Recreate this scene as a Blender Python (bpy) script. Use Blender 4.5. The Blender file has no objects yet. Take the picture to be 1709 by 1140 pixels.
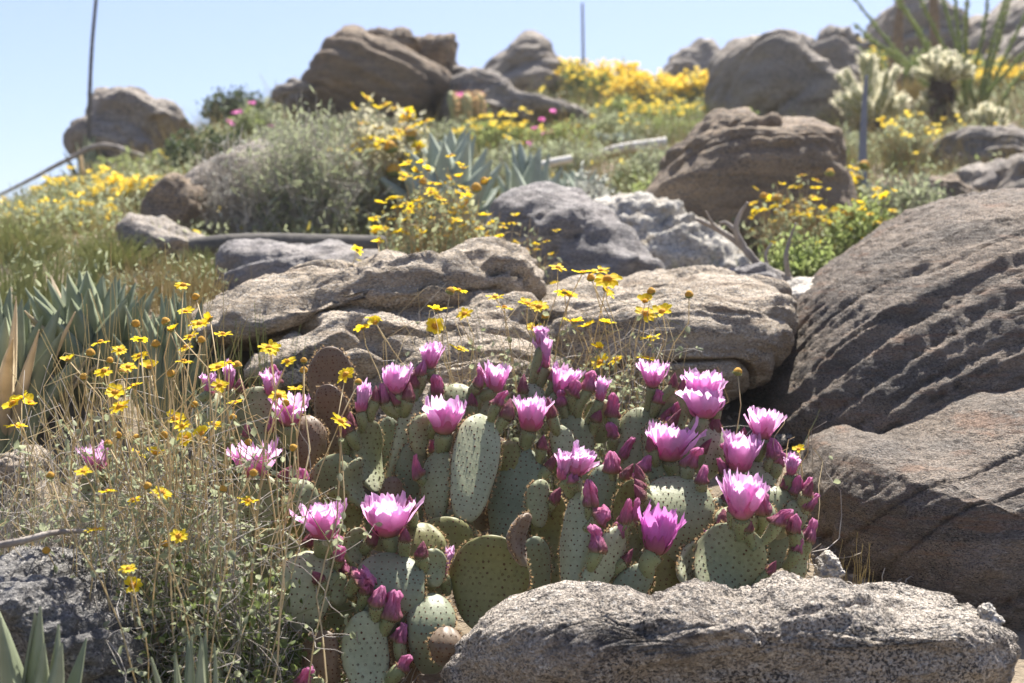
import bpy, bmesh, math, random
import numpy as np
from mathutils import Vector, Matrix

# ------------------------------------------------------------------ scene, camera, light
SC = bpy.context.scene
COL = SC.collection
rng = np.random.default_rng(11)
PI = math.pi
R = math.radians
FPX = 1709 * 50 / 36.0          # focal length of the 50 mm lens, in photo pixels
CZ = 0.60                       # camera height

cd = bpy.data.cameras.new('camera')
cam = bpy.data.objects.new('camera', cd)
COL.objects.link(cam)
cam.location = (0, 0, CZ)
cam.rotation_euler = (R(90), 0, 0)
cd.lens = 50
cd.sensor_width = 36
cd.clip_start = 0.05
cd.clip_end = 2000
cd.dof.use_dof = True
cd.dof.focus_distance = 1.98
cd.dof.aperture_fstop = 5.8
SC.camera = cam

SUN_EL, SUN_AZ = R(63), R(24)   # behind the hill, a little to the right
world = bpy.data.worlds.new('World')
SC.world = world
world.use_nodes = True
nt = world.node_tree
bg = nt.nodes['Background']
sky = nt.nodes.new('ShaderNodeTexSky')
sky.sky_type = 'NISHITA'
sky.sun_disc = False
sky.sun_elevation = SUN_EL
sky.sun_rotation = SUN_AZ
sky.altitude = 300
sky.air_density = 1.0
sky.dust_density = 1.3
sky.ozone_density = 2.0
tint = nt.nodes.new('ShaderNodeMix')          # clear, slightly violet desert sky
tint.data_type = 'RGBA'
tint.blend_type = 'MULTIPLY'
tint.inputs[0].default_value = 1.0
tint.inputs[7].default_value = (1.03, .945, 1.0, 1)
nt.links.new(sky.outputs[0], tint.inputs[6])
nt.links.new(tint.outputs[2], bg.inputs[0])
bg.inputs[1].default_value = 0.075
ld = bpy.data.lights.new('sun', 'SUN')
ld.energy = 5.0
ld.angle = R(0.53)
ld.color = (1.0, 0.95, 0.87)
sun = bpy.data.objects.new('sun', ld)
COL.objects.link(sun)
SDIR = Vector((math.sin(SUN_AZ) * math.cos(SUN_EL), math.cos(SUN_AZ) * math.cos(SUN_EL), math.sin(SUN_EL)))
sun.rotation_euler = (-SDIR).to_track_quat('-Z', 'Y').to_euler()
sun.location = SDIR * 60
SC.view_settings.view_transform = 'Standard'
SC.view_settings.look = 'None'
SC.view_settings.exposure = 1.32
SC.view_settings.gamma = 1
SC.cycles.max_bounces = 8
SC.cycles.transparent_max_bounces = 8
SC.cycles.transmission_bounces = 6


def W(px, py, Y):
    """world point seen at photo pixel (px, py) at depth Y metres"""
    return np.array([(px - 854.5) / FPX * Y, Y, CZ + (570 - py) / FPX * Y])


def unit(v):
    v = np.asarray(v, float)
    return v / (np.linalg.norm(v, axis=-1, keepdims=True) + 1e-12)


# ------------------------------------------------------------------ noise
def _h(ix, iy, iz, seed):
    n = (ix.astype(np.int64) * 374761393 + iy.astype(np.int64) * 668265263 + iz.astype(np.int64) * 2147483647 + seed * 1274126177) & 0xFFFFFFFF
    n = ((n ^ (n >> 13)) * 1274126177) & 0xFFFFFFFF
    n = ((n ^ (n >> 16)) * 2246822519) & 0xFFFFFFFF
    return ((n ^ (n >> 15)) & 0xFFFF) / 32767.5 - 1.0


def vnoise(p, seed=0):
    i = np.floor(p).astype(np.int64)
    f = p - i
    u = f * f * f * (f * (f * 6 - 15) + 10)
    x, y, z = i[:, 0], i[:, 1], i[:, 2]
    ux, uy, uz = u[:, 0], u[:, 1], u[:, 2]
    r = 0
    for a in (0, 1):
        wx = ux if a else 1 - ux
        for b in (0, 1):
            wy = uy if b else 1 - uy
            for c in (0, 1):
                wz = uz if c else 1 - uz
                r = r + wx * wy * wz * _h(x + a, y + b, z + c, seed)
    return r


def fbm(p, octs=4, seed=0, gain=0.5):
    r, a = 0, 1.0
    for k in range(octs):
        r = r + a * vnoise(p, seed + k * 17)
        p = p * 2.03 + 5.7
        a *= gain
    return r


# ------------------------------------------------------------------ mesh building
class MB:
    def __init__(s):
        s.v, s.q, s.n, s.t = [], [], 0, []

    def add(s, v, f, m=0, t=None):
        v = np.asarray(v, float).reshape(-1, 3)
        f = np.asarray(f, np.int64)
        s.v.append(v)
        s.q.append((f + s.n, m))
        s.t.append(np.zeros(len(v)) if t is None else np.asarray(t, float).reshape(-1))
        s.n += len(v)

    def build(s, name, mats, parent=None, origin=None, smooth=True):
        v = np.concatenate(s.v)
        if origin is None:
            origin = root_of(parent).location if parent else Vector((v[:, 0].mean(), v[:, 1].mean(), v[:, 2].min()))
        o3 = np.array(origin)
        me = bpy.data.meshes.new(name)
        me.vertices.add(len(v))
        me.vertices.foreach_set('co', (v - o3).astype(np.float32).ravel())
        nl = sum(f.size for f, m in s.q)
        nf = sum(len(f) for f, m in s.q)
        me.loops.add(nl)
        me.polygons.add(nf)
        me.loops.foreach_set('vertex_index', np.concatenate([f.ravel() for f, m in s.q]).astype(np.int32))
        tot = np.concatenate([np.full(len(f), f.shape[1]) for f, m in s.q])
        st = np.concatenate([[0], np.cumsum(tot)[:-1]])
        me.polygons.foreach_set('loop_start', st.astype(np.int32))
        me.polygons.foreach_set('material_index', np.concatenate([np.full(len(f), m) for f, m in s.q]).astype(np.int32))
        me.polygons.foreach_set('use_smooth', np.full(nf, smooth))
        at = me.attributes.new('tt', 'FLOAT', 'POINT')
        at.data.foreach_set('value', np.concatenate(s.t).astype(np.float32))
        me.update(calc_edges=True)
        for m in (mats if isinstance(mats, (list, tuple)) else [mats]):
            me.materials.append(m)
        ob = bpy.data.objects.new(name, me)
        COL.objects.link(ob)
        if parent:
            ob.parent = parent
        else:
            ob.location = origin
        return ob


def root_of(o):
    while o.parent:
        o = o.parent
    return o


def tag(o, label, cat=None, group=None, kind=None):
    if label:
        o['label'] = label
    if cat:
        o['category'] = cat
    if group:
        o['group'] = group
    if kind:
        o['kind'] = kind
    return o


def empty(name, loc, label, cat, group=None):
    o = bpy.data.objects.new(name, None)
    o.empty_display_size = 0.05
    COL.objects.link(o)
    o.location = Vector([float(c) for c in loc])
    return tag(o, label, cat, group)


def tubes(mb, C, Rr, K=4, m=0, t=None, cap=True):
    """C (N,M,3) centre lines, Rr (N,M) radii -> closed tubes"""
    C = np.asarray(C, float)
    N, M = C.shape[:2]
    Rr = np.broadcast_to(np.asarray(Rr, float), (N, M))
    T = np.gradient(C, axis=1)
    T = unit(T)
    mean = unit(C[:, -1] - C[:, 0] + 1e-9)
    ref = np.where(np.abs(mean[:, 1:2]) < 0.8, np.array([[0, 1.0, 0]]), np.array([[1.0, 0, 0]]))[:, None, :]
    A = unit(np.cross(T, np.broadcast_to(ref, T.shape)))
    B = np.cross(T, A)
    ang = np.arange(K) / K * 2 * PI
    V = C[:, :, None] + Rr[:, :, None, None] * (np.cos(ang)[None, None, :, None] * A[:, :, None] + np.sin(ang)[None, None, :, None] * B[:, :, None])
    idx = np.arange(N * M * K).reshape(N, M, K)
    a = idx[:, :-1]
    b = idx[:, 1:]
    F = np.stack([a, np.roll(a, -1, 2), np.roll(b, -1, 2), b], -1).reshape(-1, 4)
    tt = None if t is None else np.repeat(np.broadcast_to(t, (N, M)).reshape(-1), K)
    mb.add(V, F, m, tt)
    if cap and K > 3:
        base = mb.n - N * M * K
        for e in (0, M - 1):
            mb.q.append((idx[:, e] + base, m))
    return V


def strands(P0, P1, M=6, bow=0.2, wob=0.05, up=0.6, g=None):
    g = g or rng
    P0 = np.asarray(P0, float)
    P1 = np.asarray(P1, float)
    N = len(P0)
    t = np.linspace(0, 1, M)[None, :, None]
    L = np.linalg.norm(P1 - P0, axis=1, keepdims=True)
    ctl = P0 * (1 - 0.45) + P1 * 0.45 + g.normal(0, bow, (N, 3)) * L * np.array([1, 1, .3])
    ctl[:, 2] += up * 0.3 * L[:, 0]
    C = (1 - t) ** 2 * P0[:, None] + 2 * t * (1 - t) * ctl[:, None] + t * t * P1[:, None]
    w = g.normal(0, 1, (N, M, 3)) * wob * L[:, None]
    for _ in range(2):
        w[:, 1:-1] = (w[:, :-2] + w[:, 1:-1] * 2 + w[:, 2:]) / 4
    w[:, 0] = 0
    w[:, -1] = 0
    return C + w


def leaves(mb, P, D, L, Wd, m=0, fold=0.25, g=None):
    """P (N,3) bases, D (N,3) directions, L, Wd (N,) -> folded pointed leaves of 6 vertices"""
    g = g or rng
    N = len(P)
    D = unit(D)
    r = g.normal(0, 1, (N, 3))
    S = unit(np.cross(D, r))
    U = np.cross(S, D)
    L = np.broadcast_to(L, (N,))[:, None]
    Wd = np.broadcast_to(Wd, (N,))[:, None]
    c1 = P + D * L * .35 - U * L * 0.06
    v = np.stack([P, P + D * L * .38 + S * Wd * .5 + U * Wd * fold, P + D * L * .75 + S * Wd * .36 + U * Wd * fold * .8, P + D * L,
                  P + D * L * .75 - S * Wd * .36 + U * Wd * fold * .8, P + D * L * .38 - S * Wd * .5 + U * Wd * fold, c1, P + D * L * .72 - U * L * .05], 1)
    i = np.arange(N)[:, None] * 8
    q = np.concatenate([i + np.array([[1, 2, 7, 6]]), i + np.array([[6, 7, 4, 5]])])
    t3 = np.concatenate([i + np.array([[0, 1, 6]]), i + np.array([[0, 6, 5]]), i + np.array([[2, 3, 7]]), i + np.array([[7, 3, 4]])])
    mb.add(v, q, m)
    mb.q.append((t3 + (mb.n - N * 8), m))


def grid_faces(nr, nc, wrap=False):
    idx = np.arange(nr * nc).reshape(nr, nc)
    if wrap:
        a, b = idx[:-1], idx[1:]
        return np.stack([a, np.roll(a, -1, 1), np.roll(b, -1, 1), b], -1).reshape(-1, 4)
    return np.stack([idx[:-1, :-1], idx[:-1, 1:], idx[1:, 1:], idx[1:, :-1]], -1).reshape(-1, 4)


# ------------------------------------------------------------------ materials
def node(nt, typ, ins=None, **kw):
    n = nt.nodes.new(typ)
    for k, v in kw.items():
        setattr(n, k, v)
    for k, v in (ins or {}).items():
        s = n.inputs[k]
        if hasattr(v, 'is_output'):
            nt.links.new(v, s)
        else:
            s.default_value = v
    return n


def c4(c):
    return (c[0], c[1], c[2], 1.0)


def new_mat(name):
    m = bpy.data.materials.new(name)
    m.use_nodes = True
    nt = m.node_tree
    return m, nt, nt.nodes['Principled BSDF'], nt.nodes['Material Output']


def ramp(nt, fac, stops, interp='LINEAR'):
    n = nt.nodes.new('ShaderNodeValToRGB')
    n.color_ramp.interpolation = interp
    e = n.color_ramp.elements
    while len(e) < len(stops):
        e.new(0.5)
    for k, (p, c) in enumerate(stops):
        e[k].position = p
        e[k].color = c4(c) if len(c) == 3 else c
    nt.links.new(fac, n.inputs[0])
    return n.outputs[0]


def mixc(nt, fac, a, b, mode='MIX'):
    n = nt.nodes.new('ShaderNodeMix')
    n.data_type = 'RGBA'
    n.blend_type = mode
    for s, v in ((n.inputs[0], fac), (n.inputs[6], a), (n.inputs[7], b)):
        if hasattr(v, 'is_output'):
            nt.links.new(v, s)
        else:
            s.default_value = c4(v) if isinstance(v, tuple) else v
    return n.outputs[2]


def noise_tex(nt, vec, scale, detail=4, rough=0.55, dist=0.0):
    n = node(nt, 'ShaderNodeTexNoise', {'Scale': scale, 'Detail': detail, 'Roughness': rough, 'Distortion': dist})
    nt.links.new(vec, n.inputs['Vector'])
    return n.outputs[0]


def rock_mat(name, a, b, stain, grain=260.0, big=5.0, tilt=15, strata=5.0, dark=0.045, white=0.6, speck=0.5, st_amt=0.75, bump=0.5, lichen=0.0, dk=.42, lay_amt=.45):
    m, nt, bs, out = new_mat(name)
    tc = nt.nodes.new('ShaderNodeTexCoord').outputs['Object']
    mp = node(nt, 'ShaderNodeMapping', {'Vector': tc, 'Rotation': (R(8), R(tilt), 0), 'Scale': (1, 1, strata)}).outputs[0]
    nb = noise_tex(nt, mp, big, 6, .6, .4)
    col = ramp(nt, nb, [(0.36, b), (0.62, a)])
    tg = node(nt, 'ShaderNodeMapping', {'Vector': tc, 'Rotation': (R(8), R(tilt), 0), 'Scale': (1, 1, 1 + strata * .16)}).outputs[0]
    gr = noise_tex(nt, tg, grain, 2.5, .65)
    gr2 = noise_tex(nt, tg, grain * .62, 2, .7)
    mid = noise_tex(nt, tg, grain * .12, 5, .68)
    col = mixc(nt, ramp(nt, gr2, [(0.56, (0, 0, 0)), (0.61, (speck,) * 3)]), col, (white, white * .95, white * .86))
    pat = noise_tex(nt, tg, grain * .045, 4, .6)
    col = mixc(nt, mixc(nt, 1.0, ramp(nt, pat, [(.36, (.40,) * 3), (.58, (1, 1, 1))]), ramp(nt, gr, [(dk, (.9,) * 3), (dk + .05, (0, 0, 0))]), 'MULTIPLY'), col, (dark, dark, dark * 1.05))
    col = mixc(nt, 0.35, col, ramp(nt, mid, [(0.3, (.35, .33, .31)), (0.7, (1, 1, 1))]), 'MULTIPLY')
    sn = noise_tex(nt, mp, big * 1.7, 7, .68, .3)
    col = mixc(nt, ramp(nt, sn, [(0.54, (0, 0, 0)), (0.64, (st_amt,) * 3)]), col, stain)
    if lichen:
        ln = noise_tex(nt, tc, 7, 6, .7, .6)
        col = mixc(nt, ramp(nt, ln, [(0.70, (0, 0, 0)), (0.74, (lichen,) * 3)]), col, (0.30, 0.32, 0.05))
    nt.links.new(col, bs.inputs['Base Color'])
    bs.inputs['Roughness'].default_value = 0.82
    bs.inputs['Specular IOR Level'].default_value = 0.35
    b1 = node(nt, 'ShaderNodeBump', {'Strength': bump, 'Distance': 2.2 / grain, 'Height': gr})
    b2 = node(nt, 'ShaderNodeBump', {'Strength': bump * 1.3, 'Distance': 5.0 / grain, 'Height': mid, 'Normal': b1.outputs[0]})
    m3 = node(nt, 'ShaderNodeMapping', {'Vector': tc, 'Rotation': (R(8), R(tilt), 0), 'Scale': (.6, .6, 1 + strata * .55)}).outputs[0]
    lay = noise_tex(nt, m3, big * 4.5, 9, .68, .25)
    b3 = node(nt, 'ShaderNodeBump', {'Strength': lay_amt, 'Distance': .16 / big, 'Height': lay, 'Normal': b2.outputs[0]})
    nt.links.new(b3.outputs[0], bs.inputs['Normal'])
    return m


def leaf_mat(name, c1, c2, trans=0.45, tcol=None, scale=40.0, rough=0.6, spec=0.3):
    """leaf or petal: diffuse surface that also lets light through"""
    m, nt, bs, out = new_mat(name)
    tc = nt.nodes.new('ShaderNodeTexCoord').outputs['Object']
    n = noise_tex(nt, tc, scale, 3)
    col = ramp(nt, n, [(0.32, c1), (0.68, c2)])
    nt.links.new(col, bs.inputs['Base Color'])
    bs.inputs['Roughness'].default_value = rough
    bs.inputs['Specular IOR Level'].default_value = spec
    tr = nt.nodes.new('ShaderNodeBsdfTranslucent')
    if tcol is None:
        nt.links.new(col, tr.inputs[0])
    else:
        tr.inputs[0].default_value = c4(tcol)
    mx = node(nt, 'ShaderNodeMixShader', {0: trans, 1: bs.outputs[0], 2: tr.outputs[0]})
    nt.links.new(mx.outputs[0], out.inputs[0])
    return m


def petal_mat(name, stops, trans=0.6, crease=0.0):
    """petal whose pigment runs along its length (attribute tt, base 0 to tip 1)"""
    m, nt, bs, out = new_mat(name)
    at = nt.nodes.new('ShaderNodeAttribute')
    at.attribute_name = 'tt'
    tc = nt.nodes.new('ShaderNodeTexCoord').outputs['Object']
    col = ramp(nt, at.outputs['Fac'], stops)
    n = noise_tex(nt, tc, 160, 3)
    col = mixc(nt, 0.35, col, ramp(nt, n, [(0.3, (.72, .62, .72)), (0.7, (1, 1, 1))]), 'MULTIPLY')
    nt.links.new(col, bs.inputs['Base Color'])
    bs.inputs['Roughness'].default_value = 0.6
    bs.inputs['Specular IOR Level'].default_value = 0.2
    if crease:
        st = node(nt, 'ShaderNodeMapping', {'Vector': tc, 'Scale': (1, 1, .25)}).outputs[0]
        k = noise_tex(nt, st, 420, 4, .7, .5)
        col = mixc(nt, .75, col, ramp(nt, k, [(0.34, (.72, .58, .62)), (0.56, (1, 1, 1))]), 'MULTIPLY')
        nt.links.new(col, bs.inputs['Base Color'])
        b = node(nt, 'ShaderNodeBump', {'Strength': crease, 'Distance': .004, 'Height': k})
        nt.links.new(b.outputs[0], bs.inputs['Normal'])
    tr = nt.nodes.new('ShaderNodeBsdfTranslucent')
    nt.links.new(col, tr.inputs[0])
    mx = node(nt, 'ShaderNodeMixShader', {0: trans, 1: bs.outputs[0], 2: tr.outputs[0]})
    nt.links.new(mx.outputs[0], out.inputs[0])
    return m


def solid_mat(name, c1, c2, scale=30.0, rough=0.75, bump=0.0, spec=0.3, stretch=1.0):
    m, nt, bs, out = new_mat(name)
    tc = nt.nodes.new('ShaderNodeTexCoord').outputs['Object']
    mp = node(nt, 'ShaderNodeMapping', {'Vector': tc, 'Scale': (1, 1, 1 / stretch)}).outputs[0]
    n = noise_tex(nt, mp, scale, 5, .6)
    nt.links.new(ramp(nt, n, [(0.32, c1), (0.68, c2)]), bs.inputs['Base Color'])
    bs.inputs['Roughness'].default_value = rough
    bs.inputs['Specular IOR Level'].default_value = spec
    if bump:
        b = node(nt, 'ShaderNodeBump', {'Strength': bump, 'Distance': 0.3 / scale, 'Height': n})
        nt.links.new(b.outputs[0], bs.inputs['Normal'])
    return m


def pad_mat(name, c1, c2, low):
    """waxy cactus skin: mottled, with a corky tone towards the base of the pad"""
    m, nt, bs, out = new_mat(name)
    tc = nt.nodes.new('ShaderNodeTexCoord').outputs['Object']
    at = nt.nodes.new('ShaderNodeAttribute')
    at.attribute_name = 'tt'
    n = noise_tex(nt, tc, 22, 6, .65)
    f = noise_tex(nt, tc, 160, 4, .6)
    col = ramp(nt, n, [(0.33, c1), (0.67, c2)])
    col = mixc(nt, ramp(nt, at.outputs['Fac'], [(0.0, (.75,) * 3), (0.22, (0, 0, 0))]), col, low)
    col = mixc(nt, 0.45, col, ramp(nt, f, [(0.3, (.62, .6, .52)), (0.65, (1, 1, 1))]), 'MULTIPLY')
    sc = noise_tex(nt, tc, 55, 6, .75)
    col = mixc(nt, ramp(nt, sc, [(0.66, (0, 0, 0)), (0.71, (.75,) * 3)]), col, (.21, .155, .09))
    nt.links.new(col, bs.inputs['Base Color'])
    bs.inputs['Roughness'].default_value = 0.52
    bs.inputs['Specular IOR Level'].default_value = 0.4
    bs.inputs['Sheen Weight'].default_value = 0.15
    b = node(nt, 'ShaderNodeBump', {'Strength': .25, 'Distance': .002, 'Height': f})
    nt.links.new(b.outputs[0], bs.inputs['Normal'])
    return m


M = {}
M['rock_front'] = rock_mat('granite pale speckled', (.61, .535, .445), (.43, .37, .305), (.06, .054, .052), 230, 3.0, 8, 2, white=.80, st_amt=.92, dark=.03, dk=.445, bump=.9, lay_amt=.16)
M['rock_corner_shaded'] = rock_mat('granite speckled shade darkened', (.27, .255, .24), (.15, .145, .14), (.06, .06, .065), 230, 4.5, 30, 2, white=.6, speck=.45, st_amt=.7)  # granite colour darkened to carry the shadow the bush throws on this boulder
M['rock_big'] = rock_mat('granite brown weathered', (.37, .295, .225), (.20, .17, .14), (.31, .17, .10), 260, 3.4, 27, 8, white=.6, st_amt=.45, lay_amt=.32, speck=.3, bump=.9, lichen=.6)
M['rock_slab'] = rock_mat('granite tan layered', (.62, .52, .40), (.42, .335, .24), (.20, .13, .075), 220, 4.0, 12, 7, white=.74, st_amt=.5, bump=.7, dark=.10, lay_amt=.22)
M['rock_grey'] = rock_mat('granite violet grey', (.33, .30, .285), (.215, .20, .195), (.46, .43, .41), 160, 3.5, 40, 6, white=.45, st_amt=.5, dark=.09)
M['rock_white'] = rock_mat('pale quartz rock', (.62, .58, .51), (.44, .40, .34), (.36, .27, .15), 110, 5, 20, 1.5, white=.85, st_amt=.6, dark=.22)
M['rock_brown'] = rock_mat('desert varnished brown rock', (.37, .275, .18), (.235, .18, .125), (.15, .11, .08), 110, 2.5, 3, 7, white=.38, speck=.25, dark=.06)
M['rock_far'] = rock_mat('weathered grey brown rock', (.42, .36, .295), (.28, .245, .205), (.12, .09, .07), 90, 1.4, 14, 4, white=.45, speck=.3, dark=.08)
M['rock_farlt'] = rock_mat('weathered light grey rock', (.46, .40, .33), (.29, .25, .215), (.15, .12, .095), 90, 1.5, 10, 3, white=.6, speck=.35, dark=.10)
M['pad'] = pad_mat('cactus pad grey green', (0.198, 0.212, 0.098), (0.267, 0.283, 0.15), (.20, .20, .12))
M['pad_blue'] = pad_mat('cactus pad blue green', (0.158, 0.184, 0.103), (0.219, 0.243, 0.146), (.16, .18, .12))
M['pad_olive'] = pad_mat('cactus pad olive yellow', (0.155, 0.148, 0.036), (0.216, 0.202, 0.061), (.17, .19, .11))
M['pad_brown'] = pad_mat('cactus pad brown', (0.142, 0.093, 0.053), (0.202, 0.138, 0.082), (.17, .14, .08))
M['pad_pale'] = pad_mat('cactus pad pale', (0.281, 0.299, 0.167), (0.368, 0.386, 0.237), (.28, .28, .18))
M['glochid'] = solid_mat('reddish glochids', (.065, .025, .012), (.13, .05, .022), 300)
M['glochid_tip'] = leaf_mat('tan glochid bristles', (.55, .36, .18), (.74, .56, .32), .55)
M['fruit'] = pad_mat('cactus fruit green', (.16, .18, .07), (.24, .26, .12), (.22, .23, .12))
M['petal'] = petal_mat('cactus petal pink', [(0, (.50, .44, .20)), (.12, (.74, .26, .42)), (.28, (.89, .41, .69)), (.7, (.91, .55, .81)), (1, (.91, .60, .85))], .66)
M['petal_shaded'] = petal_mat('cactus petal magenta shaded', [(0, (.42, .25, .12)), (.2, (.62, .12, .42)), (.6, (.76, .24, .66)), (1, (.82, .36, .76))], .6)  # magenta petal copy with shade put into its colour, for the shaded flower
M['bud'] = petal_mat('cactus bud magenta', [(0, (.40, .32, .16)), (.22, (.50, .22, .26)), (.55, (.76, .27, .46)), (1, (.85, .35, .60))], .42, .9)
M['bud_tip'] = petal_mat('cactus bud dusky', [(0, (.24, .22, .10)), (.3, (.28, .12, .12)), (.8, (.34, .10, .15)), (1, (.46, .18, .23))], .2, .9)
M['stamen'] = leaf_mat('pale stamens', (.75, .6, .45), (.85, .75, .55), .4)
M['yellow'] = petal_mat('yellow ray petals', [(0, (.82, .50, .01)), (.35, (.90, .68, .02)), (1, (.92, .76, .05))], .5)
M['disc'] = solid_mat('orange flower disc', (.42, .17, .012), (.66, .33, .03), 600, .8, .6)
M['disc_old'] = solid_mat('spent flower disc', (.36, .19, .03), (.58, .33, .05), 500, .85, .7)
M['bract'] = leaf_mat('green bracts', (.20, .24, .08), (.30, .33, .14), .3)
M['stem_dry'] = leaf_mat('dry tan stem', (.52, .40, .21), (.76, .64, .40), .35, scale=9)
M['stem_grey'] = leaf_mat('dry grey stem', (.32, .28, .24), (.60, .55, .48), .2, scale=9)
M['stem_pale'] = leaf_mat('pale dry stem', (.50, .46, .40), (.74, .70, .62), .3, scale=9)
M['stem_green'] = leaf_mat('green stem', (.20, .22, .10), (.34, .34, .17), .25, scale=8)
M['leaf_gray'] = leaf_mat('grey green leaf', (.25, .285, .15), (.46, .49, .32), .5, scale=30)
M['leaf_green'] = leaf_mat('green leaf', (.14, .19, .06), (.25, .30, .11), .5, scale=12)
M['leaf_lime'] = leaf_mat('lime leaf', (.24, .31, .09), (.40, .45, .18), .5, scale=12)
M['leaf_dark'] = leaf_mat('dark green leaf', (.055, .08, .035), (.11, .14, .06), .35, scale=12)
M['leaf_cream'] = leaf_mat('cream leaf', (.42, .41, .27), (.66, .63, .46), .5, scale=12)
M['leaf_silver'] = leaf_mat('silver leaf', (.42, .44, .38), (.62, .63, .56), .45, scale=12)
M['flower_far'] = leaf_mat('yellow blossom', (.84, .62, .06), (.90, .76, .16), .5, scale=25)
M['flower_pink'] = leaf_mat('pink blossom', (.70, .16, .46), (.82, .30, .62), .5, scale=25)
M['grass_tan'] = leaf_mat('straw grass', (.42, .34, .16), (.62, .52, .28), .45, scale=5)
M['grass_green'] = leaf_mat('green grass', (.28, .31, .12), (.44, .45, .21), .5, scale=5)
M['agave'] = leaf_mat('agave leaf', (.175, .205, .125), (.325, .355, .235), .12, scale=14, rough=.5)
M['agave_blue'] = leaf_mat('blue agave leaf', (.30, .345, .28), (.44, .48, .40), .25, scale=10, rough=.5)
M['agave_dry'] = leaf_mat('dry agave leaf', (.52, .42, .27), (.72, .60, .42), .35, scale=14)
M['wood'] = solid_mat('weathered wood', (.16, .135, .115), (.36, .32, .28), 22, .85, .5, stretch=6)
M['wood_dark'] = solid_mat('dark stalk wood', (.07, .065, .06), (.15, .135, .115), 22, .85, .4)
M['wood_white'] = solid_mat('bleached wood', (.60, .56, .50), (.78, .74, .68), 14, .8, .2)
M['stalk_blue'] = solid_mat('grey agave stalk', (.155, .165, .20), (.23, .24, .275), 10, .7)
M['stalk_brown'] = solid_mat('brown stalk', (.17, .115, .065), (.30, .21, .12), 20, .85, .5)
M['cane'] = leaf_mat('ocotillo cane', (.16, .20, .045), (.30, .34, .10), .25, scale=10)
M['cholla_core'] = solid_mat('cholla joint', (.22, .23, .10), (.34, .34, .18), 30)
M['cholla_spine'] = leaf_mat('cholla spines', (.86, .80, .58), (.94, .90, .72), .65)
M['cholla_trunk'] = solid_mat('cholla trunk', (.045, .03, .02), (.11, .07, .045), 25, .9, .6)
M['hedge_spine'] = leaf_mat('tan cactus spines', (.55, .36, .18), (.74, .54, .30), .5)


def ground_mat():
    m, nt, bs, out = new_mat('desert soil')
    tc = nt.nodes.new('ShaderNodeTexCoord').outputs['Object']
    a = noise_tex(nt, tc, 1.2, 6, .6)
    g = noise_tex(nt, tc, 70, 4, .7)
    col = ramp(nt, a, [(0.35, (.20, .155, .105)), (0.65, (.31, .25, .175))])
    col = mixc(nt, .5, col, ramp(nt, g, [(0.3, (.4, .38, .35)), (0.7, (1, 1, 1))]), 'MULTIPLY')
    nt.links.new(col, bs.inputs['Base Color'])
    bs.inputs['Roughness'].default_value = .95
    b = node(nt, 'ShaderNodeBump', {'Strength': .8, 'Distance': .012, 'Height': g})
    nt.links.new(b.outputs[0], bs.inputs['Normal'])
    return m


M['soil'] = ground_mat()

# ------------------------------------------------------------------ terrain
_GY = np.array([-400, -50, -5, 0, 1.2, 1.7, 2.1, 2.4, 2.7, 3.0, 4.0, 5.5, 7.0, 9.0, 12, 16, 20, 40, 500])
_GZ = np.array([-60, -9, -1.6, -.80, -.56, -.46, -.42, -.30, -.16, -.04, .17, .46, .84, 1.34, 2.0, 2.75, 3.0, 2.0, -40])


def tz(x, y, rough=True):
    x = np.asarray(x, float)
    y = np.asarray(y, float)
    z = sum(np.interp(y + d * (0.12 + 0.04 * np.abs(y)), _GY, _GZ) for d in (-1, -.5, 0, .5, 1)) / 5
    far = np.clip((y - 4) / 3, 0, 1)
    sp = lambda v: np.where(v > 0, v * v / (v + .5), 0)
    z = z - far * .80 * sp(-x - 1.6) + np.clip((y - 8) / 4, 0, 1) * .10 * np.minimum(sp(x - 1.5), 30)
    if rough:
        p = np.stack([x.ravel(), y.ravel(), np.zeros(x.size)], 1)
        z = z + (.05 * fbm(p * 1.3, 3, 5) + .012 * fbm(p * 7, 3, 9)).reshape(x.shape)
    return CZ + z


def make_ground():
    u = np.linspace(-1, 1, 241)
    xs = np.sinh(u * 5.2) / np.sinh(5.2) * 420
    v = np.linspace(-.62, 1, 300)
    ys = 3 + np.sinh(v * 5.0) / np.sinh(5.0) * 450
    X, Y = np.meshgrid(xs, ys)
    mb = MB()
    mb.add(np.stack([X, Y, tz(X, Y)], -1), grid_faces(len(ys), len(xs)))
    o = mb.build('ground', M['soil'], origin=(0, 0, 0))
    o['kind'] = 'structure'


make_ground()

# ------------------------------------------------------------------ rocks
_ico = {}


def ico(n):
    if n not in _ico:
        bm = bmesh.new()
        bmesh.ops.create_icosphere(bm, subdivisions=n, radius=1)
        v = np.array([x.co[:] for x in bm.verts])
        f = np.array([[x.index for x in q.verts] for q in bm.faces])
        bm.free()
        _ico[n] = (v, f)
    return _ico[n]


def vnormals(v, f):
    n = np.cross(v[f[:, 1]] - v[f[:, 0]], v[f[:, 2]] - v[f[:, 0]])
    o = np.zeros_like(v)
    for k in range(3):
        for c in range(3):
            o[:, c] += np.bincount(f[:, k], n[:, c], len(v))
    return unit(o)


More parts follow.
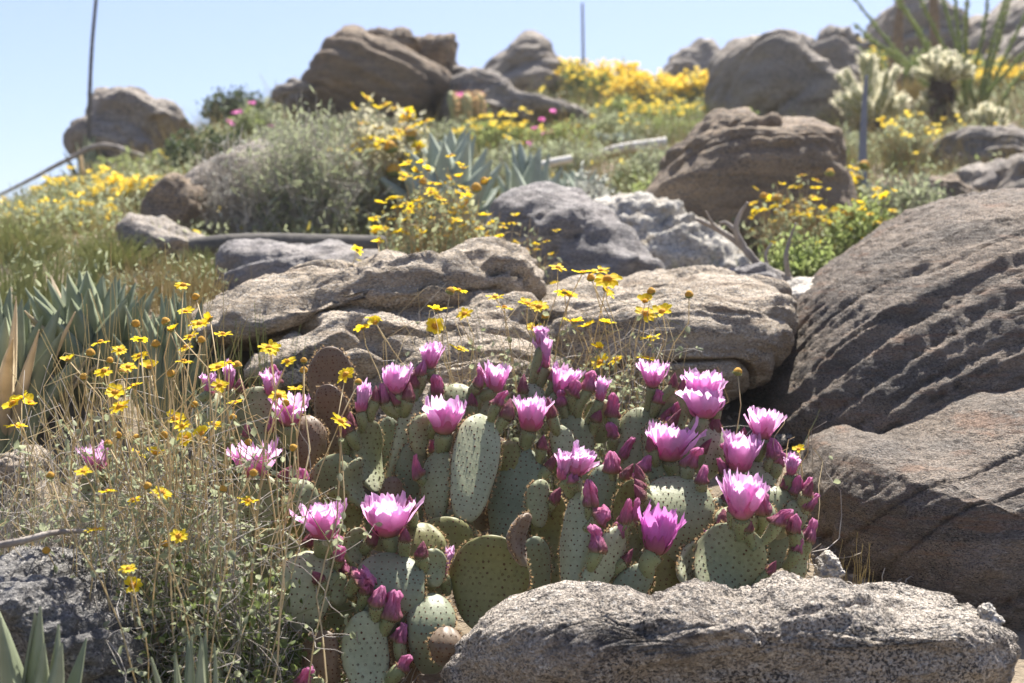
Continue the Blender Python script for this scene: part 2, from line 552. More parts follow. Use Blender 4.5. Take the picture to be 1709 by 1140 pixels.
def rock(name, label, pts, Y, T, mat, res=6, lean=0.0, amp=0.02, tilt=15, period=0.10, ledge=0.5, box=0.75, seed=0, fine=0.004, iso=.8, crack=.8, warpk=.55, ani=.32, bny=.35, sink=None, cat='rock', group=None, ctr=None):
    P = np.array([W(x, y, Y)[[0, 2]] for x, y in pts])
    c = P.mean(0) if ctr is None else W(ctr[0], ctr[1], Y)[[0, 2]]
    Q = np.roll(P, -1, 0)
    th = np.linspace(-PI, PI, 361)
    rr = np.zeros(361)
    for k, a in enumerate(th):
        d = np.array([math.cos(a), math.sin(a)])
        e = Q - P
        den = d[0] * e[:, 1] - d[1] * e[:, 0]
        w = P - c
        den = np.where(np.abs(den) < 1e-12, 1e-12, den)
        t = (w[:, 0] * e[:, 1] - w[:, 1] * e[:, 0]) / den
        s = (w[:, 0] * d[1] - w[:, 1] * d[0]) / den
        ok = (s >= -1e-6) & (s <= 1 + 1e-6) & (t > 0)
        rr[k] = t[ok].max() if ok.any() else 0.01
    kern = np.array([1, 2, 3, 2, 1.]) / 9
    rr = np.convolve(np.concatenate([rr[-4:-1], rr, rr[1:4]]), kern, 'same')[3:-3]
    sink = (.45 if Y > 3.3 else 0) if sink is None else sink
    rr = rr * (1 + sink * np.clip(-np.sin(th), 0, 1))
    v, f = ico(res)
    ang = np.arctan2(v[:, 2], v[:, 0])
    rho = np.hypot(v[:, 0], v[:, 2])
    rd = np.interp(ang, th, rr) * rho ** box
    dy = np.sign(v[:, 1]) * np.abs(v[:, 1]) ** box * T
    p = np.stack([rd * np.cos(ang), dy, rd * np.sin(ang)], 1)
    p[:, 1] += lean * p[:, 2]
    sz = rr.mean()
    n = vnormals(p, f)
    ta = R(tilt)
    bn = np.array([-math.sin(ta), bny, math.cos(ta)])
    bn /= np.linalg.norm(bn)
    so = np.array([seed * 3.1, seed * 1.7, seed * 2.3])
    s = p @ bn
    warp = fbm(p / (period * 7) + so, 2, seed)
    q = s / period + warp * warpk
    zero = np.zeros(len(q), np.int64)
    fr = q - np.floor(q)
    h = _h(np.floor(q).astype(np.int64), zero, zero, seed)
    saw = np.where(fr < .80, fr / .80, (1 - fr) / .20) - .5
    mask = np.clip(.35 + 1.1 * vnoise(p / (period * 4) + so + 9, seed + 5), 0, 1)
    d = amp * ledge * (saw + h * .5) * mask
    d = d + amp * iso * fbm(p / (sz * .95) + so, 3, seed + 3, .42)
    al = p[:, 0] * math.cos(ta) + p[:, 2] * math.sin(ta)
    an = np.stack([al * .45, p[:, 1] * .7, s * 6], 1)
    d = d + amp * ani * fbm(an / (period * 3) + so, 4, seed + 31, .6)
    rg = 1 - np.abs(vnoise(an / (period * 5.0) + so * 2, seed + 77))
    d = d - amp * crack * np.clip((rg - .88) / .12, 0, 1) ** 2
    d = d + fine * fbm(p / (period * .28) + so, 4, seed + 50, .6)
    p = p + n * d[:, None]
    p[:, 0] += c[0]
    p[:, 2] += c[1]
    p[:, 1] += Y
    mb = MB()
    mb.add(p, f)
    o = mb.build(name, mat)
    return tag(o, label, cat, group)


rock('boulder', 'pale speckled granite boulder with dark patches lying in front of the cactus',
     [(748, 1115), (764, 1066), (806, 1030), (860, 1010), (930, 1016), (985, 1012), (1012, 996), (1055, 978), (1100, 970), (1150, 970), (1200, 978), (1260, 990), (1320, 985), (1380, 986),
      (1440, 1000), (1500, 1015), (1560, 1012), (1600, 1010), (1618, 1024), (1646, 1038), (1662, 1062), (1664, 1100), (1650, 1160), (1600, 1230), (1200, 1270), (850, 1250), (750, 1180)],
     1.74, .15, M['rock_front'], 7, -.45, .020, 8, .06, .6, .72, 3, .0045, iso=1.25, crack=1.0)
rock('boulder', 'huge brown weathered boulder with grooved sunlit top beside the cactus',
     [(1215, 700), (1232, 645), (1290, 562), (1340, 492), (1400, 440), (1470, 392), (1540, 345), (1600, 325), (1680, 315), (1800, 308), (1960, 380), (2050, 640), (2000, 900), (1800, 1060), (1600, 1100), (1420, 1060),
      (1340, 960), (1300, 860), (1225, 770)], 3.0, .55, M['rock_big'], 7, .30, .019, 27, .060, .45, .84, 8, .0025, iso=.6, crack=.7, warpk=.25, ani=.28, bny=.55)
rock('boulder', 'low rounded brown boulder bulging out under the huge grooved boulder',
     [(1345, 900), (1342, 800), (1372, 742), (1430, 722), (1490, 738), (1540, 722), (1600, 687), (1650, 662), (1720, 638), (1850, 630), (1980, 800), (1930, 1080), (1700, 1160), (1500, 1110), (1385, 1000)],
     2.40, .42, M['rock_big'], 7, .02, .017, 28, .080, .6, .80, 12, .0025, iso=.8, crack=.8, warpk=.3, ani=.28, bny=.5)
rock('slab', 'long tan layered rock slab with a peaked end, above the tall brown pad',
     [(345, 565), (365, 528), (420, 492), (480, 467), (540, 455), (600, 463), (625, 455), (680, 440), (740, 425), (800, 412), (845, 402), (872, 430), (892, 458), (885, 490), (800, 512), (700, 520), (600, 520), (540, 545), (470, 568), (400, 580)],
     2.95, .34, M['rock_slab'], 7, 1.35, .036, 13, .060, 1.3, .72, 21, .003, iso=.6, ani=.30, crack=1.6, warpk=.3, ctr=(650, 495))
rock('slab', 'tan rock ledge under the long layered slab, split from it by a dark crack',
     [(420, 620), (470, 565), (530, 528), (600, 518), (680, 520), (760, 500), (840, 488), (885, 505), (888, 570), (850, 625), (740, 660), (600, 665), (470, 660)],
     2.72, .26, M['rock_slab'], 7, 1.1, .036, 18, .062, 1.3, .72, 23, .003, iso=.7, ani=.30, crack=1.6, warpk=.3)
rock('slab', 'low flat tan rock step just behind the topmost cactus flowers',
     [(575, 665), (640, 612), (720, 588), (800, 580), (880, 584), (950, 604), (960, 660), (820, 740), (640, 720)], 2.54, .16, M['rock_slab'], 7, 1.0, .02, 8, .04, 1.2, .72, 25, .002, iso=.6, ani=.4, warpk=.3)
rock('boulder', 'tan undercut boulder with flat sunlit top behind the tall goldeneye stems',
     [(860, 570), (872, 510), (925, 487), (1020, 478), (1100, 481), (1180, 476), (1250, 479), (1300, 488), (1313, 508), (1302, 560), (1262, 612), (1200, 655), (1100, 680), (980, 670), (890, 630)],
     2.95, .36, M['rock_slab'], 7, .45, .034, 4, .070, 1.1, .72, 31, .003, iso=.7, ani=.28, crack=1.5, warpk=.3)
rock('slab', 'thin brown rock layer lying on the undercut tan boulder',
     [(1010, 488), (1060, 462), (1120, 452), (1200, 455), (1255, 468), (1290, 486), (1200, 500), (1080, 500)], 3.25, .20, M['rock_slab'], 6, 1.2, .014, -4, .05, .9, .7, 33)
rock('stone', 'flat grey stone at the foot of the white rock',
     [(1170, 462), (1200, 448), (1240, 444), (1290, 454), (1302, 480), (1250, 495), (1180, 488)], 3.5, .18, M['rock_grey'], 5, .4, .014, 5, .08, .8, .7, 35)
rock('stone', 'pale grey stone wedged between undercut boulder and huge grooved boulder',
     [(1275, 490), (1330, 468), (1400, 472), (1400, 520), (1330, 570), (1290, 540)], 3.2, .18, M['rock_white'], 5, .5, .014, 5, .08, .8, .7, 37)
rock('boulder', 'violet grey pointed boulder with pale diagonal streaks',
     [(818, 345), (850, 325), (908, 311), (960, 325), (1010, 360), (1050, 402), (1077, 450), (1060, 510), (950, 560), (850, 500), (815, 410)], 4.0, .38, M['rock_grey'], 6, .2, .03, 45, .11, .7, .7, 41)
rock('boulder', 'bright white quartz rock beside the violet grey boulder',
     [(978, 352), (1010, 332), (1060, 327), (1110, 345), (1150, 375), (1185, 410), (1217, 442), (1200, 480), (1100, 490), (1020, 470), (985, 400)], 4.5, .30, M['rock_white'], 6, .6, .035, 25, .10, .8, .7, 43, .012)
rock('boulder', 'broad brown varnished boulder with a flat layered top',
     [(1082, 325), (1095, 290), (1130, 250), (1170, 222), (1215, 212), (1260, 218), (1340, 215), (1380, 230), (1389, 270), (1384, 340), (1372, 405), (1250, 440), (1150, 420), (1092, 370)], 5.0, .50, M['rock_brown'], 6, .0, .020, 4, .13, .7, .55, 45, iso=.9)
rock('slab', 'curved grey rock cap resting on the broad brown boulder',
     [(1118, 262), (1150, 228), (1190, 206), (1230, 201), (1285, 214), (1300, 228), (1240, 240), (1180, 262), (1130, 275)], 4.95, .36, M['rock_brown'], 6, .2, .026, 25, .10, .9, .65, 46)
rock('boulder', 'large smooth grey boulder on the slope beside the tallest cholla',
     [(1192, 145), (1200, 102), (1225, 74), (1260, 65), (1300, 72), (1332, 98), (1370, 128), (1405, 162), (1432, 190), (1412, 225), (1300, 240), (1212, 205)], 9.0, .75, M['rock_far'], 6, .12, .07, 28, .30, .6, .62, 47)
rock('boulder', 'grey knobbed rock peak on the skyline left of the large smooth boulder',
     [(1100, 140), (1120, 102), (1148, 88), (1160, 69), (1182, 72), (1205, 98), (1225, 150), (1120, 170)], 13.5, .7, M['rock_farlt'], 5, .2, .10, 10, .3, .9, .7, 49)
rock('stone', 'small rounded grey rock in front of the knobbed skyline peak',
     [(1104, 130), (1118, 112), (1140, 107), (1165, 116), (1176, 140), (1140, 152), (1108, 148)], 12, .3, M['rock_farlt'], 5, .2, .05, 10, .2, .8, .7, 50)
rock('boulder', 'brown dome rock peeking out behind the large smooth boulder',
     [(1318, 120), (1338, 94), (1375, 86), (1412, 105), (1425, 160), (1340, 165)], 11, .5, M['rock_far'], 5, .2, .07, 10, .3, .8, .7, 51)
rock('stone', 'dark upright block on the skyline between dome rock and square crag',
     [(1357, 95), (1368, 56), (1382, 51), (1405, 60), (1430, 68), (1446, 95), (1400, 112)], 15, .5, M['rock_far'], 5, .1, .09, 40, .3, .9, .6, 52)
rock('stone', 'low flat grey rock on the skyline behind the large smooth boulder',
     [(1290, 95), (1305, 72), (1328, 65), (1352, 73), (1362, 100), (1320, 115)], 15, .5, M['rock_farlt'], 5, .1, .06, 0, .2, .9, .7, 53)
rock('boulder', 'square topped dark crag on the skyline behind the ocotillo canes',
     [(1456, 100), (1465, 45), (1485, 22), (1525, 14), (1572, 28), (1592, 58), (1600, 110), (1500, 125)], 15, .9, M['rock_far'], 6, .1, .12, 12, .4, .8, .55, 54)
rock('boulder', 'rounded crag with a notched crest at the top right corner',
     [(1590, 100), (1606, 52), (1635, 30), (1680, 18), (1712, -12), (1790, -10), (1800, 130), (1650, 150)], 14.5, .9, M['rock_far'], 6, .1, .13, 30, .4, .9, .65, 55)
rock('boulder', 'pale layered boulder below the crag with the notched crest',
     [(1632, 118), (1655, 66), (1700, 44), (1780, 36), (1800, 160), (1680, 165)], 12, .6, M['rock_farlt'], 5, .3, .10, 30, .3, .9, .65, 56)
rock('boulder', 'dark overhanging rock below the small cholla, with shadow under it',
     [(1538, 275), (1550, 243), (1588, 223), (1640, 228), (1700, 236), (1730, 262), (1660, 285), (1565, 300)], 7.0, .40, M['rock_far'], 6, .5, .045, -5, .14, .9, .65, 57)
rock('stone', 'pale grey round stone above the crest of the huge grooved boulder',
     [(1603, 318), (1614, 288), (1650, 274), (1690, 282), (1700, 320), (1640, 345)], 5.8, .25, M['rock_farlt'], 5, .4, .03, 5, .12, .8, .7, 58)
rock('stone', 'grey stone cut off by the picture edge above the huge grooved boulder',
     [(1678, 325), (1688, 275), (1720, 252), (1770, 250), (1780, 340), (1710, 355)], 5.4, .25, M['rock_far'], 5, .3, .03, 5, .12, .8, .7, 59)
rock('stone', 'brown slanted stone in dry grass behind the huge grooved boulder',
     [(1515, 330), (1540, 298), (1575, 296), (1612, 326), (1620, 360), (1540, 370)], 5.4, .22, M['rock_brown'], 5, .5, .03, -25, .12, .9, .7, 60)
# skyline outcrop
rock('outcrop', 'big dark brown layered outcrop on the skyline, sloping to one side',
     [(515, 165), (528, 128), (558, 92), (590, 82), (625, 95), (665, 100), (705, 120), (742, 150), (756, 178), (700, 205), (620, 205), (535, 190)], 9.0, .75, M['rock_brown'], 6, -.1, .085, -22, .17, 1.3, .65, 61, .006, iso=.6, warpk=.3, ani=.5)
rock('slab', 'dark rounded cap rock on top of the skyline outcrop',
     [(590, 104), (613, 80), (648, 70), (690, 78), (712, 98), (700, 122), (640, 114)], 9.0, .55, M['rock_brown'], 6, -.3, .06, -8, .12, .8, .6, 62, .01)
rock('slab', 'beak shaped brown rock jutting out at the end of the skyline outcrop',
     [(688, 92), (718, 78), (763, 74), (757, 98), (742, 128), (712, 130)], 9.1, .45, M['rock_brown'], 5, -.3, .04, 6, .15, .8, .6, 63, .01)
rock('slab', 'pale slanting slab leaning under the beak shaped rock',
     [(715, 160), (740, 128), (772, 112), (800, 135), (800, 180), (740, 195)], 9.3, .5, M['rock_farlt'], 5, .5, .05, -25, .2, .8, .65, 64, .01)
rock('outcrop', 'long grey rock tail running down from the skyline outcrop',
     [(742, 190), (762, 142), (790, 124), (832, 140), (890, 178), (970, 190), (955, 208), (850, 215), (770, 210)], 8.6, .45, M['rock_farlt'], 6, .3, .055, -18, .18, .9, .7, 65, .01)
rock('stone', 'low brown stone at the lower end of the skyline outcrop',
     [(468, 172), (492, 146), (520, 136), (548, 145), (570, 178), (510, 195)], 8.8, .4, M['rock_far'], 5, .3, .05, 0, .2, .8, .7, 66)
rock('boulder', 'dark pyramid rock on the skyline between outcrop and yellow mounds',
     [(795, 150), (818, 108), (850, 86), (880, 77), (915, 86), (938, 112), (950, 165), (830, 180)], 12, .7, M['rock_far'], 6, .2, .09, 20, .3, .8, .7, 67)
rock('boulder', 'square brown boulder with sunlit top beside the tall thin stalk',
     [(157, 250), (163, 205), (171, 160), (195, 155), (250, 165), (302, 186), (314, 206), (292, 225), (275, 255), (210, 268)], 8.0, .42, M['rock_farlt'], 6, .25, .05, -12, .22, .7, .5, 68, .01)
rock('boulder', 'grey boulder half hidden by the bare grey shrub',
     [(300, 400), (312, 330), (345, 290), (400, 252), (450, 240), (485, 262), (500, 350), (430, 420)], 5.2, .4, M['rock_farlt'], 6, .4, .04, 30, .16, .7, .65, 69)
rock('boulder', 'brown rounded boulder beside the half hidden grey boulder',
     [(264, 375), (272, 328), (290, 302), (315, 298), (338, 330), (340, 395), (285, 402)], 4.8, .26, M['rock_brown'], 5, .2, .03, 60, .14, .7, .65, 70)
rock('slab', 'narrow pale rock slab beside the end of the fallen log',
     [(200, 378), (225, 360), (265, 371), (310, 389), (338, 406), (300, 425), (230, 415)], 4.4, .16, M['rock_farlt'], 5, .5, .02, -20, .08, .8, .7, 71)
rock('boulder', 'shaded grey rock under the fallen log',
     [(370, 470), (392, 426), (480, 418), (580, 424), (650, 438), (660, 500), (500, 520), (390, 505)], 3.7, .22, M['rock_grey'], 6, .2, .03, 6, .10, .8, .65, 72)
rock('boulder', 'shade darkened speckled boulder in the bottom corner behind the agave tips',
     [(-80, 980), (-20, 925), (40, 903), (90, 908), (132, 935), (165, 975), (240, 1020), (260, 1120), (170, 1230), (-80, 1240)], 1.80, .20, M['rock_corner_shaded'], 7, -.55, .020, 35, .08, .6, .65, 73, .005)
rock('stone', 'small round tan stone at the foot of the dark agave',
     [(-10, 790), (5, 758), (38, 748), (72, 758), (80, 795), (30, 812)], 2.45, .06, M['rock_slab'], 5, .3, .01, 5, .05, .8, .7, 74)
rock('stone', 'small pale quartz pebble in the gap beside the fading pink bud',
     [(1362, 965), (1366, 935), (1380, 920), (1398, 928), (1408, 955), (1395, 972)], 1.98, .02, M['rock_white'], 5, .2, .004, 30, .03, .8, .7, 75, .002)
rock('stone', 'tiny pale stone on the end of the front granite boulder',
     [(1634, 1036), (1640, 1015), (1652, 1008), (1664, 1016), (1674, 1038), (1652, 1045)], 1.72, .018, M['rock_white'], 5, .2, .004, 30, .03, .8, .65, 76, .002)
rock('stone', 'rough dark stone beneath the widest cactus pad',
     [(1225, 1000), (1250, 975), (1290, 964), (1335, 968), (1378, 992), (1370, 1030), (1250, 1030)], 1.93, .07, M['rock_slab'], 6, .3, .012, 5, .04, .9, .7, 77, .004)

# ------------------------------------------------------------------ the beavertail cactus
#        base px     tip px      width  Y    lean  yaw  mat
PADS = {
    'a': (560, 720, 549, 578, 74, 2.20, .00, 5, 'pad_brown'),
    'b': (553, 770, 545, 641, 62, 2.16, .00, -8, 'pad_brown'),
    'c': (518, 790, 511, 693, 56, 2.12, .01, 15, 'pad_brown'),
    'd': (629, 822, 619, 700, 62, 2.07, .03, 40, 'pad'),
    'e': (652, 808, 694, 660, 58, 2.10, .03, 35, 'pad_pale'),
    'f': (655, 830, 648, 695, 44, 2.15, .0, 0, 'pad_blue'),
    'g': (560, 880, 566, 757, 88, 2.08, .0, 0, 'pad'),
    'h': (615, 850, 597, 764, 52, 2.03, .0, 55, 'pad'),
    'i': (572, 930, 567, 815, 70, 2.02, .0, 5, 'pad_olive'),
    'j': (652, 850, 657, 795, 36, 2.06, .0, 10, 'pad_brown'),
    'k': (690, 880, 690, 735, 56, 2.09, .0, 20, 'pad_blue'),
    'l': (775, 870, 806, 692, 84, 1.98, .085, 12, 'pad_pale'),
    'm': (728, 872, 735, 750, 60, 2.00, .05, -25, 'pad'),
    'n': (800, 885, 836, 730, 62, 2.08, .05, 22, 'pad_brown'),
    'o': (840, 915, 874, 745, 92, 2.04, .05, -10, 'pad_blue'),
    'p': (955, 830, 955, 692, 68, 2.14, .02, 0, 'pad'),
    'q': (1058, 820, 1070, 680, 74, 2.14, .03, -10, 'pad'),
    'r': (888, 720, 888, 640, 48, 2.16, .05, 10, 'pad_pale'),
    's': (1140, 940, 1118, 795, 112, 1.94, .06, 8, 'pad'),
    't': (1178, 985, 1262, 890, 118, 1.86, .02, -4, 'pad'),
    'u': (953, 1008, 972, 812, 62, 1.88, .04, -42, 'pad_pale'),
    'v': (965, 1012, 1040, 880, 66, 1.84, .05, 35, 'pad_pale'),
    'w': (1000, 1040, 1085, 945, 56, 1.86, .02, 0, 'pad_blue'),
    'x': (1140, 975, 1178, 905, 50, 1.89, .05, 30, 'pad_pale'),
    'y': (810, 1055, 825, 893, 132, 1.87, .04, 4, 'pad_olive'),
    'z': (874, 945, 882, 856, 46, 1.85, .02, 62, 'pad_brown'),
    'aa': (900, 1020, 892, 895, 62, 1.98, .0, 20, 'pad_blue'),
    'ab': (918, 960, 920, 820, 62, 2.02, .0, 0, 'pad_olive'),
    'ac': (503, 1055, 524, 920, 92, 1.83, .05, 10, 'pad_pale'),
    'ad': (465, 1025, 448, 882, 98, 1.90, .02, -6, 'pad'),
    'ae': (455, 1080, 437, 983, 56, 1.82, .02, 30, 'pad'),
    'af': (645, 1070, 650, 922, 118, 1.84, .04, 6, 'pad_blue'),
    'ag': (618, 1175, 608, 1020, 80, 1.76, .05, 18, 'pad_pale'),
    'ah': (548, 1150, 535, 1052, 66, 1.80, .0, 0, 'pad_brown'),
    'ai': (717, 1125, 722, 990, 80, 1.83, .02, 4, 'pad_blue'),
    'aj': (742, 1112, 746, 1045, 54, 1.79, .0, 0, 'pad_brown'),
    'ak': (742, 970, 745, 862, 106, 1.95, .02, 0, 'pad_olive'),
    'al': (700, 1000, 705, 872, 84, 1.90, .02, 5, 'pad_olive'),
    'am': (430, 770, 432, 645, 90, 2.10, .02, 10, 'pad'),
    'an': (352, 770, 352, 655, 76, 2.08, .02, -10, 'pad'),
    'ao': (430, 895, 432, 790, 84, 1.98, .02, 0, 'pad'),
    'ap': (1178, 800, 1175, 692, 74, 2.06, .03, 25, 'pad_pale'),
    'aq': (1250, 850, 1250, 768, 82, 2.02, .04, -10, 'pad_pale'),
    'ar': (1290, 900, 1300, 812, 70, 1.98, .02, 10, 'pad'),
    'as': (1003, 890, 1012, 775, 60, 2.06, .02, 10, 'pad_blue'),
    'at': (1052, 930, 1058, 800, 64, 2.00, .02, -15, 'pad_olive'),
    'au': (1108, 1000, 1100, 915, 70, 1.92, .02, 0, 'pad_olive'),
    'av': (165, 850, 162, 785, 60, 1.98, .0, 0, 'pad'),
    'aw': (500, 880, 505, 800, 50, 2.00, .0, 20, 'pad'),
    'ax': (520, 1165, 508, 1135, 44, 1.74, .0, 0, 'pad'),
    'ay': (1110, 860, 1112, 760, 54, 2.02, .02, 10, 'pad'),
    'az': (760, 720, 765, 640, 60, 2.14, .02, 0, 'pad'),
    'ba': (1232, 905, 1228, 845, 76, 1.93, .02, 0, 'pad'),
    'bb': (590, 1000, 582, 905, 58, 1.93, .0, 35, 'pad'),
    'bd': (690, 1050, 700, 950, 90, 2.00, .0, 0, 'pad_blue'),
    'be': (585, 1060, 590, 960, 84, 1.98, .0, 10, 'pad_olive'),
    'bf': (930, 1040, 935, 920, 80, 2.06, .0, 0, 'pad'),
    'bg': (1045, 1040, 1040, 900, 84, 2.06, .0, -20, 'pad_blue'),
    'bh': (1160, 1020, 1150, 900, 90, 2.05, .0, 0, 'pad'),
    'bi': (480, 940, 480, 830, 80, 2.04, .0, 0, 'pad_olive'),
    'bj': (640, 920, 640, 830, 84, 2.10, .0, 0, 'pad'),
    'bk': (760, 960, 760, 850, 84, 2.10, .0, 0, 'pad_blue'),
    'bl': (990, 860, 985, 770, 70, 2.14, .0, 20, 'pad'),
    'bm': (1300, 960, 1290, 870, 66, 2.02, .0, 0, 'pad_blue'),
    'bn': (470, 1130, 485, 1040, 70, 1.90, .0, 10, 'pad_brown'),
    'bo': (660, 1160, 675, 1060, 76, 1.90, .0, 0, 'pad_brown'),
    'bp': (560, 1090, 575, 1000, 70, 1.94, .0, 0, 'pad_blue'),
    'bq': (805, 700, 800, 630, 52, 2.18, .0, 0, 'pad'),
    'br': (1000, 740, 1000, 665, 56, 2.18, .0, 0, 'pad'),
    'bs': (1120, 730, 1122, 655, 56, 2.16, .0, 10, 'pad'),
    'bt': (1075, 900, 1085, 815, 46, 1.98, .01, 25, 'pad'),
    'bu': (1200, 900, 1195, 830, 48, 1.98, .01, 30, 'pad_blue'),
    'bv': (1030, 960, 1022, 885, 44, 1.95, .02, 20, 'pad'),
    'bw': (900, 880, 905, 800, 46, 2.00, .02, 30, 'pad'),
    'bx': (725, 980, 722, 915, 48, 1.86, .01, 10, 'pad'),
    'by': (600, 950, 598, 880, 44, 1.88, .01, 30, 'pad'),
    'bz': (1265, 905, 1275, 835, 46, 1.95, .01, 0, 'pad'),
    'ca': (940, 780, 935, 710, 44, 2.10, .01, 20, 'pad_pale'),
    'cb': (1090, 780, 1095, 700, 44, 2.10, .01, -20, 'pad'),
    'cc': (700, 760, 712, 690, 42, 2.06, .01, 30, 'pad'),
    'cd': (1145, 800, 1150, 735, 44, 2.04, .01, 20, 'pad'),
    'ce': (1320, 890, 1330, 835, 40, 1.97, .01, 10, 'pad'),
    'cf': (850, 800, 848, 735, 44, 2.08, .01, 0, 'pad_olive'),
    'cg': (565, 1010, 560, 955, 44, 1.84, .01, 25, 'pad'),
    'bc': (1330, 970, 1338, 900, 44, 1.93, .0, 30, 'pad'),
}
croot_loc = W(900, 1045, 1.98)
cactus = empty('beavertail_cactus', croot_loc, 'sprawling beavertail cactus covered in pink flowers and magenta buds', 'cactus')


def spikes(mb, P, Nn, n, length, width, m, spread=.8, g=rng):
    """little bristle tufts: n thin triangles standing on each point"""
    K = len(P)
    P = np.repeat(P, n, 0)
    D = unit(np.repeat(Nn, n, 0) + g.normal(0, spread, (K * n, 3)) * .6)
    S = unit(np.cross(D, g.normal(0, 1, (K * n, 3)))) * width
    L = length * g.uniform(.6, 1.3, (K * n, 1))
    v = np.stack([P - S, P + S, P + D * L], 1)
    mb.add(v, np.arange(K * n * 3).reshape(-1, 3), m)


def dots(mb, P, Nn, r, h, m, K=6):
    N = len(P)
    A = unit(np.cross(Nn, np.array([.13, .31, .94])))
    B = np.cross(Nn, A)
    a = np.arange(K) / K * 2 * PI
    rr = np.broadcast_to(r, (N,))[:, None, None]
    ring = P[:, None] + rr * (np.cos(a)[None, :, None] * A[:, None] + np.sin(a)[None, :, None] * B[:, None]) - Nn[:, None] * .0006
    v = np.concatenate([ring, (P + Nn * h)[:, None]], 1)
    i = np.arange(N)[:, None] * (K + 1)
    k = np.arange(K)
    f = np.stack([i + k, i + (k + 1) % K, np.broadcast_to(i + K, (N, K))], -1).reshape(-1, 3)
    mb.add(v, f, m)


def padw(t):
    a = np.clip(1 - (1 - np.clip(t / .60, 0, 1)) ** 2, 0, 1) ** .62
    b = np.sqrt(np.clip(1 - (np.clip(t - .60, 0, .4) / .4) ** 2.2, 0, 1))
    return np.where(t < .60, .20 + .80 * a, b)


def make_pad(key, spec):
    bx, by, tx, ty, wpx, Y, lean, yaw, mat = spec
    g = np.random.default_rng(abs(hash_key(key)))
    B = W(bx, by, Y)
    Tp = W(tx, ty, Y + lean)
    u = Tp - B
    L = np.linalg.norm(u)
    u /= L
    n0 = np.array([0, -1.0, 0])
    n = unit(n0 - u * (n0 @ u))
    v = np.cross(u, n)
    ya = R(yaw)
    n, v = n * math.cos(ya) + v * math.sin(ya), v * math.cos(ya) - n * math.sin(ya)
    Wd = wpx / FPX * Y
    th = .0075 + .035 * Wd + g.uniform(-.001, .001)
    bend = g.normal(0, .006)
    cup = g.normal(0, .05)
    asym = g.normal(0, .05)
    ph = g.uniform(0, 6, 4)

    def surf(t, a):
        t = np.asarray(t, float)
        w = padw(t) * Wd * .5 * (1 + .035 * np.sin(7 * t + ph[0]) + .02 * np.sin(15 * t + ph[3]))
        ca, sa = np.cos(a), np.sin(a)
        x = w * np.sign(ca) * np.abs(ca) ** .9
        tk = th * (.65 + .35 * np.sqrt(np.clip(1 - ((t - .35) / .66) ** 2, 0, 1))) * np.minimum(1, padw(t) * 1.3)
        z = tk * np.sign(sa) * np.abs(sa) ** .85
        z = z + bend * np.sin(PI * t) * 2 - cup * x * x / max(Wd, .01) * 4 + .0012 * np.sin(22 * x / Wd + 9 * t + ph[1]) * np.sin(14 * t + ph[2])
        x = x + asym * Wd * np.sin(PI * t)
        return B + t[..., None] * L * u + x[..., None] * v + z[..., None] * n

    nr, nc = 26, 28
    tt = .5 - .5 * np.cos(np.linspace(0, 1, nr) * PI)
    tt = np.concatenate([tt[:-1] * .999, [0.9995]])
    aa = np.arange(nc) / nc * 2 * PI
    TT, AA = np.meshgrid(tt, aa, indexing='ij')
    P = surf(TT, AA)
    mb = MB()
    mb.add(P, grid_faces(nr, nc, True), 0, TT)
    mb.q.append((np.arange(nc)[None, :] + (nr - 1) * nc, 0))
    # areoles in diagonal rows on both faces
    sp = .0081 if wpx > 50 else .0073
    if mat == 'pad_brown':
        sp = .0066
    pts, nrm = [], []
    eps = 1e-3
    rows = int(L / sp)
    for side in (1, -1):
        for i in range(1, rows):
            t = (i + .3 * math.sin(i)) / rows
            w = float(padw(np.array(t))) * Wd * .5
            k = int(2 * w * .9 / sp)
            for j in range(k + 1):
                s = (j + .5 * (i % 2)) * sp - w * .92 + g.normal(0, sp * .10)
                if abs(s) > w * .93:
                    continue
                a = math.acos(max(-1, min(1, s / w))) * side
                pts.append((min(.985, max(.03, t + g.normal(0, .10) * sp / L)), a))
    pa = np.array(pts)
    p0 = surf(pa[:, 0], pa[:, 1])
    d1 = surf(np.clip(pa[:, 0] + eps, 0, 1), pa[:, 1]) - surf(pa[:, 0] - eps, pa[:, 1])
    d2 = surf(pa[:, 0], pa[:, 1] + eps * 10) - surf(pa[:, 0], pa[:, 1] - eps * 10)
    nn = unit(np.cross(d2, d1))
    cen = B + pa[:, :1] * L * u
    sgn = np.sign(np.sum(nn * (p0 - cen), 1, keepdims=True))
    nn = nn * np.where(sgn == 0, 1, sgn)
    br = mat == 'pad_brown'
    dots(mb, p0, nn, g.uniform(.0013, .0019, len(p0)), .0012, 1)
    spikes(mb, p0, nn, 4, .0017, .00022, 2 if br else 1, g=g)
    # rim tufts
    tr = np.linspace(.12, .995, int(2.0 * L / .006))
    for a in (0.0, PI):
        q = surf(tr, np.full(len(tr), a))
        qn = unit(q - (B + (tr[:, None] * .8 + .1) * L * u))
        q = q + g.normal(0, .0012, q.shape)
        dots(mb, q, qn, .0013, .0014, 1)
        spikes(mb, q, qn, 10, .0046, .00030, 2, g=g)
    at = np.linspace(.05, PI - .05, 14)
    o = mb.build('pad', [M[mat], M['glochid'], M['glochid_tip']], cactus)
    rim_t = np.linspace(.30, 1, 40)
    rim = np.concatenate([surf(rim_t, np.zeros(40)), surf(rim_t, np.full(40, PI))])
    return o, rim


def hash_key(k):
    h = 7
    for ch in k:
        h = h * 131 + ord(ch)
    return h % 99991


pads = {}
for key, spec in PADS.items():
    pads[key] = make_pad(key, spec)


def proj(p):
    p = np.asarray(p)
    return np.stack([854.5 + p[..., 0] / p[..., 1] * FPX, 570 - (p[..., 2] - CZ) / p[..., 1] * FPX], -1)


